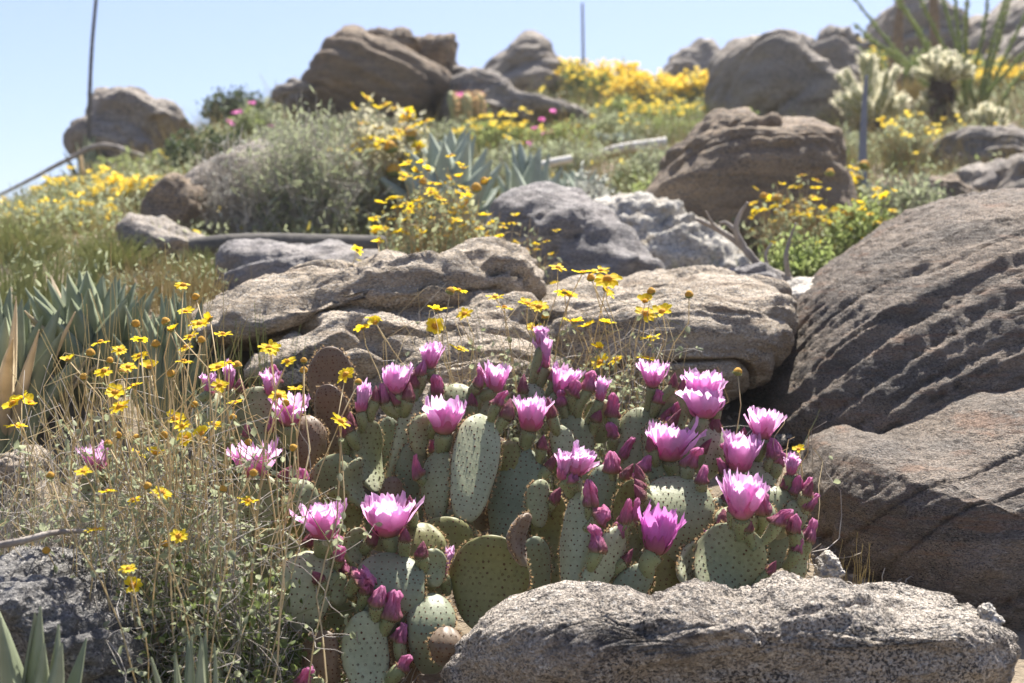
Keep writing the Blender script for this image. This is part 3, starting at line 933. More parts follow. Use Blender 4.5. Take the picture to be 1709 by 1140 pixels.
FILL = ('bt', 'bu', 'bv', 'bw', 'bx', 'by', 'bz', 'ca', 'cb', 'cc', 'cd', 'ce', 'cf', 'cg', 'bd', 'be', 'bf', 'bg', 'bh', 'bi', 'bj', 'bk', 'bl', 'bm', 'bn', 'bo', 'bp', 'bq', 'br', 'bs', 'z', 'aa', 'ab', 'f')
RIMPX = {k: proj(r[1]) for k, r in pads.items()}


def attach(px, py, key=None):
    best = (1e9, None, None)
    for k, q in RIMPX.items():
        if (key and k != key) or (not key and k in FILL):
            continue
        d = np.hypot(q[:, 0] - px, q[:, 1] - py)
        d = d + np.maximum(0, py - q[:, 1]) * .6       # prefers rims below the flower
        i = int(d.argmin())
        if d[i] < best[0]:
            best = (d[i], k, pads[k][1][i])
    return best


def make_fruit(pad, P0, P1, rad, g):
    M_ = 9
    t = np.linspace(0, 1, M_)
    ax = P1 - P0
    L = np.linalg.norm(ax)
    C = P0 + t[:, None] * ax + np.sin(PI * t)[:, None] * g.normal(0, .08, 3) * L
    rr = rad * np.interp(t, [0, .12, .5, .9, 1], [.45, .70, .95, 1.0, .86])
    mb = MB()
    K = 16
    V = tubes(mb, C[None], rr[None], K, 0, np.clip(t * .8 + .2, 0, 1)[None], cap=True)
    # tubercles with tufts
    P, Nn = [], []
    n = max(5, int(L / .0062))
    for i in range(n):
        for j in range(8):
            tt = (i + .6 + .5 * (j % 2)) / n
            if tt > .97:
                continue
            kk = (j / 8 + .04 * g.normal()) * K
            a = V[0, min(M_ - 1, int(tt * (M_ - 1)))]
            b = V[0, min(M_ - 1, int(tt * (M_ - 1)) + 1)]
            fr = tt * (M_ - 1) % 1
            p = a[int(kk) % K] * (1 - fr) + b[int(kk) % K] * fr
            P.append(p)
            Nn.append(p - (P0 + tt * ax))
    P = np.array(P)
    Nn = unit(np.array(Nn))
    dots(mb, P, Nn, .0011, .0013, 1)
    spikes(mb, P, Nn, 4, .0020, .0002, 2, g=g)
    rim = V[0, -1]
    rn = unit(rim - C[-1] + unit(ax) * rad * .6)
    dots(mb, rim, rn, .0010, .0016, 1)
    spikes(mb, rim, rn, 7, .0036, .0002, 2, g=g)
    return mb.build('fruit', [M['fruit'], M['glochid'], M['glochid_tip']], pad)


def frame(ax):
    ax = unit(ax)
    a = unit(np.cross(ax, np.array([.2, 1, .1])))
    return a, np.cross(ax, a), ax


def make_flower(pad, P, ax, w, h, g, deep=False, tight=0.0):
    A, B, Z = frame(ax)
    mb = MB()
    rw = w / 2
    op = g.uniform(.80, 1.02)
    h = h * .93
    nw = [(11, 1.06, .94, .0), (12, .88, 1.0, .5), (10, .60, .94, .25)]
    nr, ncl = 9, 6
    for npt, ro, ho, off in nw:
        for k in range(npt):
            az = (k + off + g.normal(0, .13)) / npt * 2 * PI
            er = math.cos(az) * A + math.sin(az) * B
            et = -math.sin(az) * A + math.cos(az) * B
            hh = h * ho * g.uniform(.80, 1.12)
            rr = rw * ro * op * g.uniform(.72, 1.22) * (1 - .35 * tight)
            pw = 2 * PI * rw / 12 * g.uniform(1.0, 1.5)
            t = np.linspace(0, 1, nr)[:, None]
            s = np.linspace(-1, 1, ncl)[None, :]
            r0 = rw * .16
            r = (1 - t) ** 2 * r0 + 2 * t * (1 - t) * rr * (.80 - .25 * tight) + t * t * rr
            z = (1 - t) ** 2 * 0 + 2 * t * (1 - t) * hh * .42 + t * t * hh
            curl = g.normal(.06, .20)
            r = r + curl * rr * np.clip(t - .6, 0, 1) ** 2 * 5
            wid = pw * .5 * np.interp(t[:, 0], [0, .25, .6, .85, 1], [.22, .5, .95, .92, .62])[:, None]
            x = s * wid
            r = r - (s * s) * wid * .28 + g.normal(0, .0006, (nr, ncl))
            rag = g.normal(0, .07, ncl) * hh
            mid = np.array([.0, .2, 1, 1, .2, .0]) * g.uniform(-.02, .09) * hh
            z = z + (rag + mid)[None, :] * np.clip((t - .8) / .2, 0, 1)
            r = r + .0012 * np.sin(s * 6 + g.uniform(0, 6)) * t
            sk = g.normal(0, .12) * wid * t
            v = P + r[..., None] * er + z[..., None] * Z + (x + sk)[..., None] * et
            mb.add(v, grid_faces(nr, ncl), 0, np.broadcast_to(t, (nr, ncl)))
    # short outer tepals
    for k in range(9):
        az = (k + g.normal(0, .2)) / 9 * 2 * PI
        er = math.cos(az) * A + math.sin(az) * B
        et = -math.sin(az) * A + math.cos(az) * B
        t = np.linspace(0, 1, 5)[:, None]
        s = np.linspace(-1, 1, 4)[None, :]
        hh = h * g.uniform(.28, .62)
        r = rw * (.22 + .62 * t * (1 - .35 * t)) * (1 - .2 * tight) + .0012 - s * s * .0015
        z = hh * (t ** 1.3)
        x = s * rw * .26 * np.interp(t[:, 0], [0, .4, 1], [.5, 1, .15])[:, None]
        v = P + r[..., None] * er + z[..., None] * Z + x[..., None] * et
        mb.add(v, grid_faces(5, 4), 0, np.broadcast_to(.02 + t * .16, (5, 4)))
    n = 50
    a = g.uniform(0, 2 * PI, n)
    rr = g.uniform(.05, .42, n) * rw
    b0 = P + (np.cos(a) * rr * .4)[:, None] * A + (np.sin(a) * rr * .4)[:, None] * B
    b1 = P + (np.cos(a) * rr)[:, None] * A + (np.sin(a) * rr)[:, None] * B + (h * g.uniform(.3, .55, n))[:, None] * Z
    tubes(mb, np.stack([b0, (b0 + b1) / 2, b1], 1), .0005, 3, 1)
    return mb.build('flower', [M['petal_shaded'] if deep else M['petal'], M['stamen']], pad)


def make_bud(pad, P, ax, rad, L, g, point=False):
    A, B, Z = frame(ax)
    nr, nc = 18, 28
    t = np.linspace(0, 1, nr)[:, None]
    a = (np.arange(nc) / nc * 2 * PI)[None, :]
    lob = int(g.integers(4, 7))
    tw = g.uniform(-3.0, 3.0)
    if point:
        prof = np.interp(t, [0, .2, .6, .85, 1], [.85, 1.0, .68, .3, .03])
        am = .07
    else:
        prof = np.interp(t, [0, .15, .4, .65, .85, 1], [.85, 1.0, g.uniform(.7, .95), g.uniform(.45, .8), g.uniform(.35, .85), g.uniform(.15, .5)])
        am = .38
    r = rad * prof * (1 + am * np.sin(lob * a + tw * t + g.uniform(0, 6)) + am * .55 * np.sin((lob * 2 + 3) * a - tw * 2 * t + 1) + .10 * np.sin(11 * t + 2 * a) * (not point) + g.normal(0, .035, (nr, nc)))
    off = (g.normal(0, .55, 2) * L)
    bend = t ** 2 * (.35 if not point else .1)
    z = t * L * (1 + .05 * np.sin(a * 3 + g.uniform(0, 6)) * (0 if point else 1))
    v = P + (r * np.cos(a) + bend * off[0])[..., None] * A + (r * np.sin(a) + bend * off[1])[..., None] * B + z[..., None] * Z
    mb = MB()
    mb.add(v, grid_faces(nr, nc, True), 0, np.broadcast_to(t, (nr, nc)))
    mb.q.append((np.arange(nc)[None, :] + (nr - 1) * nc, 0))
    # loose wrinkled tepals wrapped round it
    for k in range(7 if not point else 5):
        az = g.uniform(0, 2 * PI)
        t2 = np.linspace(0, 1, 6)[:, None]
        s = np.linspace(-1, 1, 3)[None, :]
        h2 = L * (g.uniform(.4, 1.05) if not point else g.uniform(.3, .6))
        pr = np.interp(t2 * h2 / L, t[:, 0], prof[:, 0]) * rad * 1.10 + .0006
        aa = az + s * .5 * (1 - .75 * t2) + tw * .25 * t2
        bb = (t2 * h2 / L) ** 2 * (.35 if not point else .1)
        vv = P + (pr * np.cos(aa) + bb * off[0])[..., None] * A + (pr * np.sin(aa) + bb * off[1])[..., None] * B + np.broadcast_to(t2 * h2, aa.shape)[..., None] * Z
        mb.add(vv, grid_faces(6, 3), 0, np.broadcast_to(t2 * .9, aa.shape))
    return mb.build('bud', [M['bud_tip'] if point else M['bud']], pad)


def bloom(kind, x, y, w, h, tilt=0.0, key=None, fwd=None, dy=0.0):
    """flower or bud seen at pixel centre (x, y), w x h pixels, on its fruit, on the nearest pad rim"""
    g = np.random.default_rng(int(x * 7 + y * 13))
    ta = R(tilt)
    bx = x - math.sin(ta) * h * .5
    by = y + math.cos(ta) * h * .5
    d, k, rp = attach(bx, by + 12, key)
    Y = rp[1] - .006 + dy + g.uniform(-.006, .004)
    base = W(bx, by, Y)
    fw = g.uniform(-.18, .10) if fwd is None else fwd
    ax = unit(np.array([math.sin(ta), fw, math.cos(ta)]))
    s = Y / FPX
    pad = pads[k][0]
    vec = base - rp
    Lf = np.linalg.norm(vec)
    mn = .030 if kind in 'fd' else .025
    fdir = unit(unit(vec) * min(1, Lf / mn) + ax * .8)
    start = rp if Lf > mn else base - fdir * mn
    start = start - unit(base - start) * .004
    rad = ((.0125 if w > 60 else .0105) if kind in 'fd' else .0092) * g.uniform(.88, 1.12)
    if Lf * FPX / Y > 62:
        print('LONG', kind, x, y, k, round(Lf * FPX / Y))
    make_fruit(pad, start, base, rad, g)
    if kind == 'f':
        make_flower(pad, base - ax * .001, ax, w * s, h * s, g)
    elif kind == 'd':
        make_flower(pad, base - ax * .001, ax, w * s, h * s, g, deep=True)
    elif kind == 't':
        make_flower(pad, base - ax * .001, ax, w * s, h * s, g, tight=1.0)
    elif kind == 'w':
        make_bud(pad, base - ax * .002, ax, w * s * .5, h * s, g)
    else:
        make_bud(pad, base - ax * .002, ax, w * s * .5, h * s, g, point=True)


for a in [('f', 719, 593, 42, 42, 6), ('f', 662, 634, 54, 48, 3), ('t', 605, 663, 40, 52, 8), ('f', 828, 630, 52, 48, 6), ('t', 908, 588, 40, 52, -6), ('t', 903, 563, 36, 34, -4),
          ('f', 941, 636, 48, 50, 18), ('t', 1004, 650, 34, 40, 8), ('f', 1090, 625, 46, 42, 2), ('f', 1174, 646, 66, 52, 4), ('f', 1174, 672, 80, 52, 3), ('f', 743, 694, 74, 60, 6),
          ('f', 887, 690, 68, 58, 5), ('f', 1119, 738, 82, 62, 3), ('f', 1235, 755, 74, 64, 4), ('f', 1274, 708, 54, 50, 8), ('t', 1322, 775, 34, 36, 8), ('f', 1240, 829, 84, 72, 4),
          ('d', 1100, 887, 80, 74, 8), ('f', 648, 860, 96, 68, 0), ('f', 540, 868, 84, 62, -2), ('f', 484, 684, 66, 52, 5), ('f', 424, 769, 80, 62, -3), ('f', 162, 763, 52, 46, -5),
          ('t', 350, 641, 40, 36, -8), ('t', 383, 628, 32, 46, 4), ('t', 452, 638, 44, 42, 0), ('t', 944, 776, 50, 52, 12), ('f', 968, 770, 54, 46, 25), ('t', 720, 733, 32, 46, -2), ('t', 745, 937, 26, 50, 14)]:
    bloom(*a)
for a in [('w', 928, 740, 20, 42, 12), ('w', 988, 822, 24, 44, 4), ('w', 1008, 858, 30, 24, 60), ('w', 1000, 898, 26, 44, 6), ('w', 1034, 880, 22, 26, 20), ('w', 1046, 850, 18, 42, 6), ('w', 1060, 848, 14, 36, 5),
          ('w', 1058, 807, 24, 42, 14), ('w', 1022, 770, 26, 34, 6), ('w', 1042, 745, 18, 36, 4), ('w', 1024, 675, 20, 40, 10), ('w', 985, 634, 22, 34, 10), ('w', 1024, 716, 16, 26, 4),
          ('w', 930, 620, 20, 30, 16), ('w', 960, 646, 22, 26, 30), ('b', 873, 638, 18, 34, 2), ('b', 793, 642, 24, 30, -4), ('b', 692, 628, 26, 36, 4), ('b', 680, 652, 22, 32, -4), ('w', 702, 612, 16, 26, 0),
          ('b', 845, 834, 18, 24, 6), ('w', 610, 962, 40, 24, 50), ('b', 612, 975, 26, 26, 2), ('w', 632, 993, 22, 34, 14), ('w', 656, 1008, 28, 48, 12), ('w', 672, 1055, 24, 32, 22), ('w', 674, 1103, 22, 28, 20),
          ('w', 575, 943, 26, 28, 8), ('w', 564, 904, 28, 26, 8), ('w', 550, 873, 20, 42, 14), ('b', 607, 893, 24, 32, 2), ('b', 704, 914, 22, 28, 6), ('b', 676, 890, 20, 24, 0),
          ('w', 1152, 760, 22, 38, 14), ('w', 1172, 790, 18, 30, 8), ('w', 1276, 838, 24, 40, 6), ('w', 1300, 858, 24, 30, 14), ('w', 1329, 872, 20, 32, 18), ('w', 1333, 908, 16, 26, 24), ('w', 1346, 812, 18, 36, 10),
          ('w', 1332, 808, 18, 32, 6), ('w', 1185, 896, 26, 26, 24), ('b', 1208, 860, 24, 28, 0), ('b', 1248, 872, 20, 26, 4), ('w', 507, 800, 26, 36, 14), ('w', 451, 706, 16, 26, -4), ('b', 411, 716, 18, 26, -6),
          ('w', 510, 1126, 24, 40, 18), ('w', 1355, 884, 22, 38, 30), ('b', 1124, 632, 16, 26, 4), ('b', 1140, 640, 14, 22, 10), ('w', 1124, 680, 16, 26, 8), ('w', 1100, 660, 18, 22, 16), ('b', 1192, 700, 28, 44, 10),
          ('w', 730, 640, 18, 34, 2), ('b', 788, 665, 18, 24, 0), ('w', 832, 662, 18, 28, 12), ('b', 850, 680, 24, 36, 16), ('b', 925, 690, 20, 28, 16), ('b', 1240, 722, 18, 28, 4), ('w', 1297, 748, 24, 34, 8),
          ('w', 505, 935, 16, 30, 10), ('b', 906, 735, 18, 26, 8), ('w', 640, 655, 14, 34, -8), ('b', 628, 655, 16, 28, 4), ('b', 585, 700, 20, 30, 2), ('b', 400, 640, 18, 26, 4),
          ('w', 1206, 775, 14, 26, -10), ('b', 1312, 800, 18, 28, 4), ('b', 575, 715, 18, 26, 6), ('w', 902, 610, 16, 22, 20)]:
    bloom(*a)

gx = np.random.default_rng(321)
for key in ('d', 'e', 'm', 'o', 'p', 'q', 's', 't', 'u', 'v', 'ac', 'ad', 'al', 'ap', 'aq', 'ar', 'as', 'az', 'bt', 'bu', 'bv', 'bw', 'by', 'bz', 'ca', 'cb', 'cc', 'cd', 'ce', 'cg', 'q', 'o', 'am', 'ao', 'ay', 's', 't', 'bc', 'e', 'at', 'p', 'aq', 'ar'):
    q = RIMPX[key]
    i = int(gx.integers(18, 39)) + 40 * int(gx.integers(2))
    c = q.mean(0)
    d = unit(q[i] - c)
    hh = gx.uniform(22, 36)
    ex, ey = q[i] + d * np.array([14, 22]) + np.array([0, -hh * .5])
    bloom('wbb'[int(gx.integers(3))], ex, ey, gx.uniform(15, 22), hh, float(np.degrees(np.arctan2(d[0] * .6, 1))), key, dy=gx.uniform(-.012, .004))

# ------------------------------------------------------------------ goldeneye: yellow daisies on wiry stems
def proto(fn, name, mats):
    mb = MB()
    fn(mb)
    o = mb.build(name, mats, origin=(0, 0, 0))
    me = o.data
    bpy.data.objects.remove(o)
    return me


def ray_flower(mb, g, n, droop, ragged=.1, miss=0):
    for k in range(n):
        if k < miss:
            continue
        az = (k + g.normal(0, .12)) / n * 2 * PI
        L = g.uniform(.36, .50)
        wd = .5 * 2 * PI * .30 / n * g.uniform(1.2, 1.6)
        t = np.linspace(0, 1, 6)[:, None]
        s = np.linspace(-1, 1, 4)[None, :]
        up = g.normal(droop, .12)
        r = .10 + L * t * math.cos(up)
        z = L * t * math.sin(up) - g.uniform(-.05, .22) * L * t * t + .05 * s * s * t
        x = s * wd * np.interp(t[:, 0], [0, .3, .7, .92, 1], [.4, .85, 1.05, .8, .35])[:, None]
        r = r + (np.array([-.02, .012, .012, -.02])[None, :]) * (t > .9) + g.normal(0, .004, (6, 4))
        v = np.stack([r * math.cos(az) - x * math.sin(az), r * math.sin(az) + x * math.cos(az), z + g.normal(0, .006, (6, 4))], -1)
        mb.add(v, grid_faces(6, 4), 0, np.broadcast_to(t, (6, 4)))


def dome(mb, rad, h, m, g, z0=0.0, nr=6, nc=12, bump=.12):
    t = np.linspace(0, 1, nr)[:, None]
    a = (np.arange(nc) / nc * 2 * PI)[None, :]
    r = rad * np.cos(t * PI / 2 * .97) * (1 + g.normal(0, bump, (nr, nc)))
    z = z0 + h * np.sin(t * PI / 2) * (1 + g.normal(0, bump * .5, (nr, nc))) + 0 * a
    mb.add(np.stack([r * np.cos(a), r * np.sin(a), z], -1), grid_faces(nr, nc, True), m)
    mb.q.append((np.arange(nc)[None, :] + mb.n - nc, m))


def bracts(mb, g, rad, m, n=9, dz=-.10):
    for k in range(n):
        az = k / n * 2 * PI
        c, s_ = math.cos(az), math.sin(az)
        L = rad * g.uniform(1.1, 1.6)
        w = rad * .30
        v = [(c * .03 - s_ * w * .3, s_ * .03 + c * w * .3, dz), (c * .03 + s_ * w * .3, s_ * .03 - c * w * .3, dz), (c * L * .7 + s_ * w, s_ * L * .7 - c * w, dz * .5), (c * L * .7 - s_ * w, s_ * L * .7 + c * w, dz * .5), (c * L, s_ * L, dz * .1)]
        mb.add(v, [[0, 1, 2, 3]], m)
        mb.q.append((np.array([[3, 2, 4]]) + mb.n - 5, m))


FL, DI, HD = [], [], []
for k in range(6):
    g = np.random.default_rng(400 + k)
    def fa(mb):
        ray_flower(mb, g, [8, 10, 9, 11, 8, 10][k], [.25, .1, .35, .05, .45, -.1][k], miss=[0, 0, 1, 0, 3, 2][k])
        bracts(mb, g, .15, 1)
    def fb(mb):
        dome(mb, .17, .13, 0, g)
    FL.append(proto(fa, 'flower', [M['yellow'], M['bract']]))
    DI.append(proto(fb, 'flower_disc', [M['disc']]))
for k in range(4):
    g = np.random.default_rng(500 + k)
    def fa(mb):
        dome(mb, .44, .55, 0, g, -.05, 8, 14, .07)
        dome(mb, .43, -.28, 1, g, -.03, 4, 14, .05)
        bracts(mb, g, .42, 1, 10, -.25)
    HD.append(proto(fa, 'seed_head', [M['disc_old'], M['bract']]))


def put(me, name, parent, p, axis, size, spin):
    o = bpy.data.objects.new(name, me)
    COL.objects.link(o)
    o.parent = parent
    r = root_of(parent)
    q = Vector([float(c) for c in axis]).to_track_quat('Z', 'Y') @ Matrix.Rotation(spin, 3, 'Z').to_quaternion()
    o.rotation_mode = 'QUATERNION'
    o.rotation_quaternion = q
    o.scale = (size,) * 3
    o.location = Vector([float(c) for c in p]) - r.location
    return o


def flower_on(root, p, axis, size, g, kind='o'):
    if kind == 'h':
        put(HD[int(g.integers(4))], 'seed_head', root, p, axis, size, g.uniform(0, 6))
        return
    k = int(g.integers(6))
    f = put(FL[k], 'flower', root, p, axis, size, g.uniform(0, 6))
    d = bpy.data.objects.new('flower_disc', DI[k])
    COL.objects.link(d)
    d.parent = f


def on_ground(px, Y):
    x = (px - 854.5) / FPX * Y
    return np.array([x, Y, float(tz(np.array([x]), np.array([Y]))[0])])


def curls(C, n, g, length, M_=5):
    """short crooked side twigs leaving random points of strands C"""
    i = g.integers(0, len(C), n)
    j = g.integers(1, C.shape[1] - 1, n)
    P0 = C[i, j]
    D = unit(g.normal(0, 1, (n, 3)) + np.array([0, 0, .35]))
    P1 = P0 + D * (g.uniform(.3, 1, n) * length)[:, None]
    return strands(P0, P1, M_, .35, .08, .2, g)


def goldeneye(name, label, roots, heads, ndry, dry_box, nleaf, leaf_px, seed, size=34, ntwig=200, stemr=.00075, rad=(.05, .09), grp=None, dry_len=.35, leafL=.012):
    g = np.random.default_rng(seed)
    cx = np.mean([r[0] for r in roots])
    cy = np.mean([r[1] for r in roots])
    root = empty(name, on_ground(cx, cy), label, 'flowering bush', grp)
    gr = [on_ground(a, b) for a, b in roots]

    def base(n):
        i = g.integers(0, len(gr), n)
        p = np.array(gr)[i] + g.normal(0, 1, (n, 3)) * np.array([rad[0], rad[1], 0])
        p[:, 2] = tz(p[:, 0], p[:, 1])
        return p
    ymin, ymax = min(r[1] for r in roots), max(r[1] for r in roots)
    P1 = []
    for x, y, *k in heads:
        P1.append(W(x, y + 5, g.uniform(ymin - .04, ymin + .45 * (ymax - ymin) + .02) - (.15 if y > 780 else 0)))
    P1 = np.array(P1)
    # each flower stem rises from the nearest of a few bases
    P0 = base(len(P1) * 6).reshape(len(P1), 6, 3)
    dd = np.abs(P0[:, :, 0] - P1[:, None, 0]) + .5 * np.abs(P0[:, :, 1] - P1[:, None, 1])
    P0 = P0[np.arange(len(P1)), dd.argmin(1)]
    C = strands(P0, P1, 9, .10, .05, .25, g)
    mb = MB()
    tubes(mb, C, np.linspace(1.3, .8, 9)[None] * stemr * g.uniform(.9, 1.3, (len(C), 1)), 4, 0)
    bx = dry_box
    Yd = g.uniform(ymin - .08, ymax + .10, ndry)
    P1d = np.array([W(g.uniform(bx[0], bx[2]), bx[1] + (bx[3] - bx[1]) * g.beta(1.1, 1.3), y) for y in Yd])
    P0d = base(ndry * 4).reshape(ndry, 4, 3)
    dd = np.abs(P0d[:, :, 0] - P1d[:, None, 0])
    P0d = P0d[np.arange(ndry), dd.argmin(1)]
    Cd = strands(P0d, P1d, 11, .22, .12, .25, g)
    half = ndry * 2 // 3
    tubes(mb, Cd[:half // 4], np.linspace(1.2, .55, 11)[None] * stemr, 3, 2)
    tubes(mb, Cd[half // 4:half], np.linspace(1.2, .55, 11)[None] * stemr, 3, 0)
    tubes(mb, Cd[half:], np.linspace(1.2, .55, 11)[None] * stemr, 3, 1)
    allc = np.concatenate([C, Cd[:, np.linspace(0, 10, 9).round().astype(int)]])
    tw = curls(allc[:, :7], ntwig, g, dry_len * .3, 6)
    tubes(mb, tw, np.linspace(.8, .45, 6)[None] * stemr, 3, 1)
    mb.build('stems', [M['stem_dry'], M['stem_grey'], M['stem_green']], root)
    lf = MB()
    i = g.integers(0, len(allc), nleaf)
    u = g.beta(1.2, 1.6, nleaf) * .9
    j = np.minimum((u * 8).astype(int), 7)
    P = allc[i, j] + (allc[i, j + 1] - allc[i, j]) * (u * 8 - j)[:, None]
    tj = g.integers(0, len(tw), nleaf // 2)
    P[:nleaf // 2] = tw[tj, g.integers(2, 6, nleaf // 2)]
    D = unit(g.normal(0, 1, (nleaf, 3)) + np.array([0, -.2, .25]))
    sz = leafL * g.uniform(.55, 1.25, nleaf)
    leaves(lf, P, D, sz, sz * g.uniform(.5, .7, nleaf), 0, .25, g)
    lf.build('leaves', [M['leaf_gray'] if leaf_px == 'gray' else M[leaf_px]], root)
    for k, h in enumerate(heads):
        kind = h[2] if len(h) > 2 and h[2] else 'o'
        y = P1[k, 1]
        ax = unit(C[k, -1] - C[k, -2])
        ax = unit(ax * .4 + np.array([0, -.38, .75]) + g.normal(0, .30, 3))
        sc = (size if kind == 'o' else size * .52) * g.uniform(.85, 1.15) * (h[3] if len(h) > 3 else 1) * y / FPX
        flower_on(root, P1[k], ax, sc, g, kind)
    return root


LEFT_HEADS = [(306, 471), (310, 515), (333, 535), (351, 528), (288, 545), (318, 557), (310, 574), (372, 553), (168, 566), (234, 562), (200, 579), (114, 596), (233, 589), (250, 608), (174, 614), (214, 607),
              (307, 598), (223, 639), (192, 650), (200, 674), (292, 694), (304, 706), (310, 727), (356, 704), (393, 667), (365, 608), (383, 600), (449, 575), (337, 719), (231, 752), (260, 752), (139, 782), (180, 815),
              (222, 830), (270, 817), (414, 831), (367, 638), (159, 879), (298, 890), (214, 944), (221, 972), (200, 1124), (452, 577), (480, 598), (493, 645), (465, 655), (568, 698), (577, 620, 'o'),
              (226, 536, 'h'), (277, 533, 'h'), (327, 491, 'h'), (260, 570, 'h'), (140, 625, 'h'), (183, 598, 'h'), (336, 563, 'h'), (151, 585, 'h'), (325, 671, 'h'), (389, 693, 'h'), (197, 722, 'h'), (227, 726, 'h'),
              (274, 722, 'h'), (180, 737, 'h'), (340, 731, 'h'), (414, 734, 'h'), (396, 606, 'h'), (84, 790, 'h'), (247, 807, 'h'), (372, 812, 'h'), (286, 620, 'h'), (205, 617, 'h'), (423, 785, 'h'), (77, 914, 'h'),
              (276, 904, 'h'), (507, 598, 'h'), (507, 614, 'h'), (490, 743, 'h'), (598, 634, 'h'), (477, 668, 'h'), (285, 545, 'h')]
goldeneye('goldeneye_bush', 'dense tangle of dry wiry stems with many yellow daisies, beside the beavertail cactus',
          [(150, 1.95), (220, 1.85), (290, 1.92), (350, 1.82), (400, 1.90), (250, 2.05), (330, 2.1), (300, 1.78), (380, 1.76)], LEFT_HEADS, 250, (40, 590, 455, 1000), 6000, 'gray', 1, 30, 1800, .00085)
goldeneye('goldeneye_plant', 'three yellow daisies on grey stalks in front of the dark agave',
          [(50, 2.05), (70, 2.0)], [(21, 668), (36, 660), (52, 668), (26, 706)], 26, (0, 690, 130, 830), 120, 'gray', 2, 34, 60, .0008, (.03, .05))
MID_HEADS = [(826, 491), (842, 508), (880, 502), (900, 507), (931, 442), (942, 483), (951, 488), (973, 450), (1003, 447), (1014, 460, 'o', 1.25), (1010, 478), (957, 532), (980, 539), (1013, 534), (1077, 498, 'o', 1.15), (1077, 518, 'o', 1.1), (1105, 515),
             (1085, 559), (1029, 595), (1080, 593), (1001, 576), (891, 543), (986, 460, 'h'), (1150, 488, 'h'), (1087, 483, 'h'), (910, 524, 'h'), (1002, 600, 'o')]
goldeneye('goldeneye_bush', 'yellow daisies on tall leafy stems rising behind the cactus, before the undercut boulder',
          [(900, 2.34), (960, 2.36), (1010, 2.34), (1060, 2.34), (1100, 2.36)], MID_HEADS, 130, (820, 490, 1140, 690), 2000, 'gray', 3, 32, 320, .0008, (.04, .04))
goldeneye('goldeneye_plant', 'thin yellow daisies on bent stems in front of the dark cracked ledge',
          [(720, 2.34), (790, 2.36)], [(728, 512), (775, 519), (725, 540), (766, 578), (765, 480), (751, 482, 'h'), (623, 526), (627, 534), (606, 543)], 34, (690, 470, 860, 660), 150, 'gray', 4, 30, 90, .0008, (.04, .04))
goldeneye('goldeneye_plant', 'single spent daisy head on a leafy stem against the huge grooved boulder',
          [(1215, 2.15)], [(1231, 617, 'h')], 3, (1150, 600, 1200, 690), 14, 'leaf_lime', 5, 30, 6, .0008, (.01, .01))
goldeneye('goldeneye_plant', 'small yellow daisy with bent bare stems between the cactus and the low rounded boulder',
          [(1300, 2.08), (1325, 2.08)], [(1333, 745, 'o', .8)], 9, (1260, 660, 1385, 770), 10, 'gray', 6, 30, 8, .0009, (.015, .02))
goldeneye('goldeneye_plant', 'two lone yellow daisies in front of the fallen log',
          [(640, 2.9)], [(596, 412, 'o', .8), (631, 398, 'o', .8)], 8, (600, 410, 680, 450), 10, 'gray', 7, 30, 6, .0009, (.02, .02))


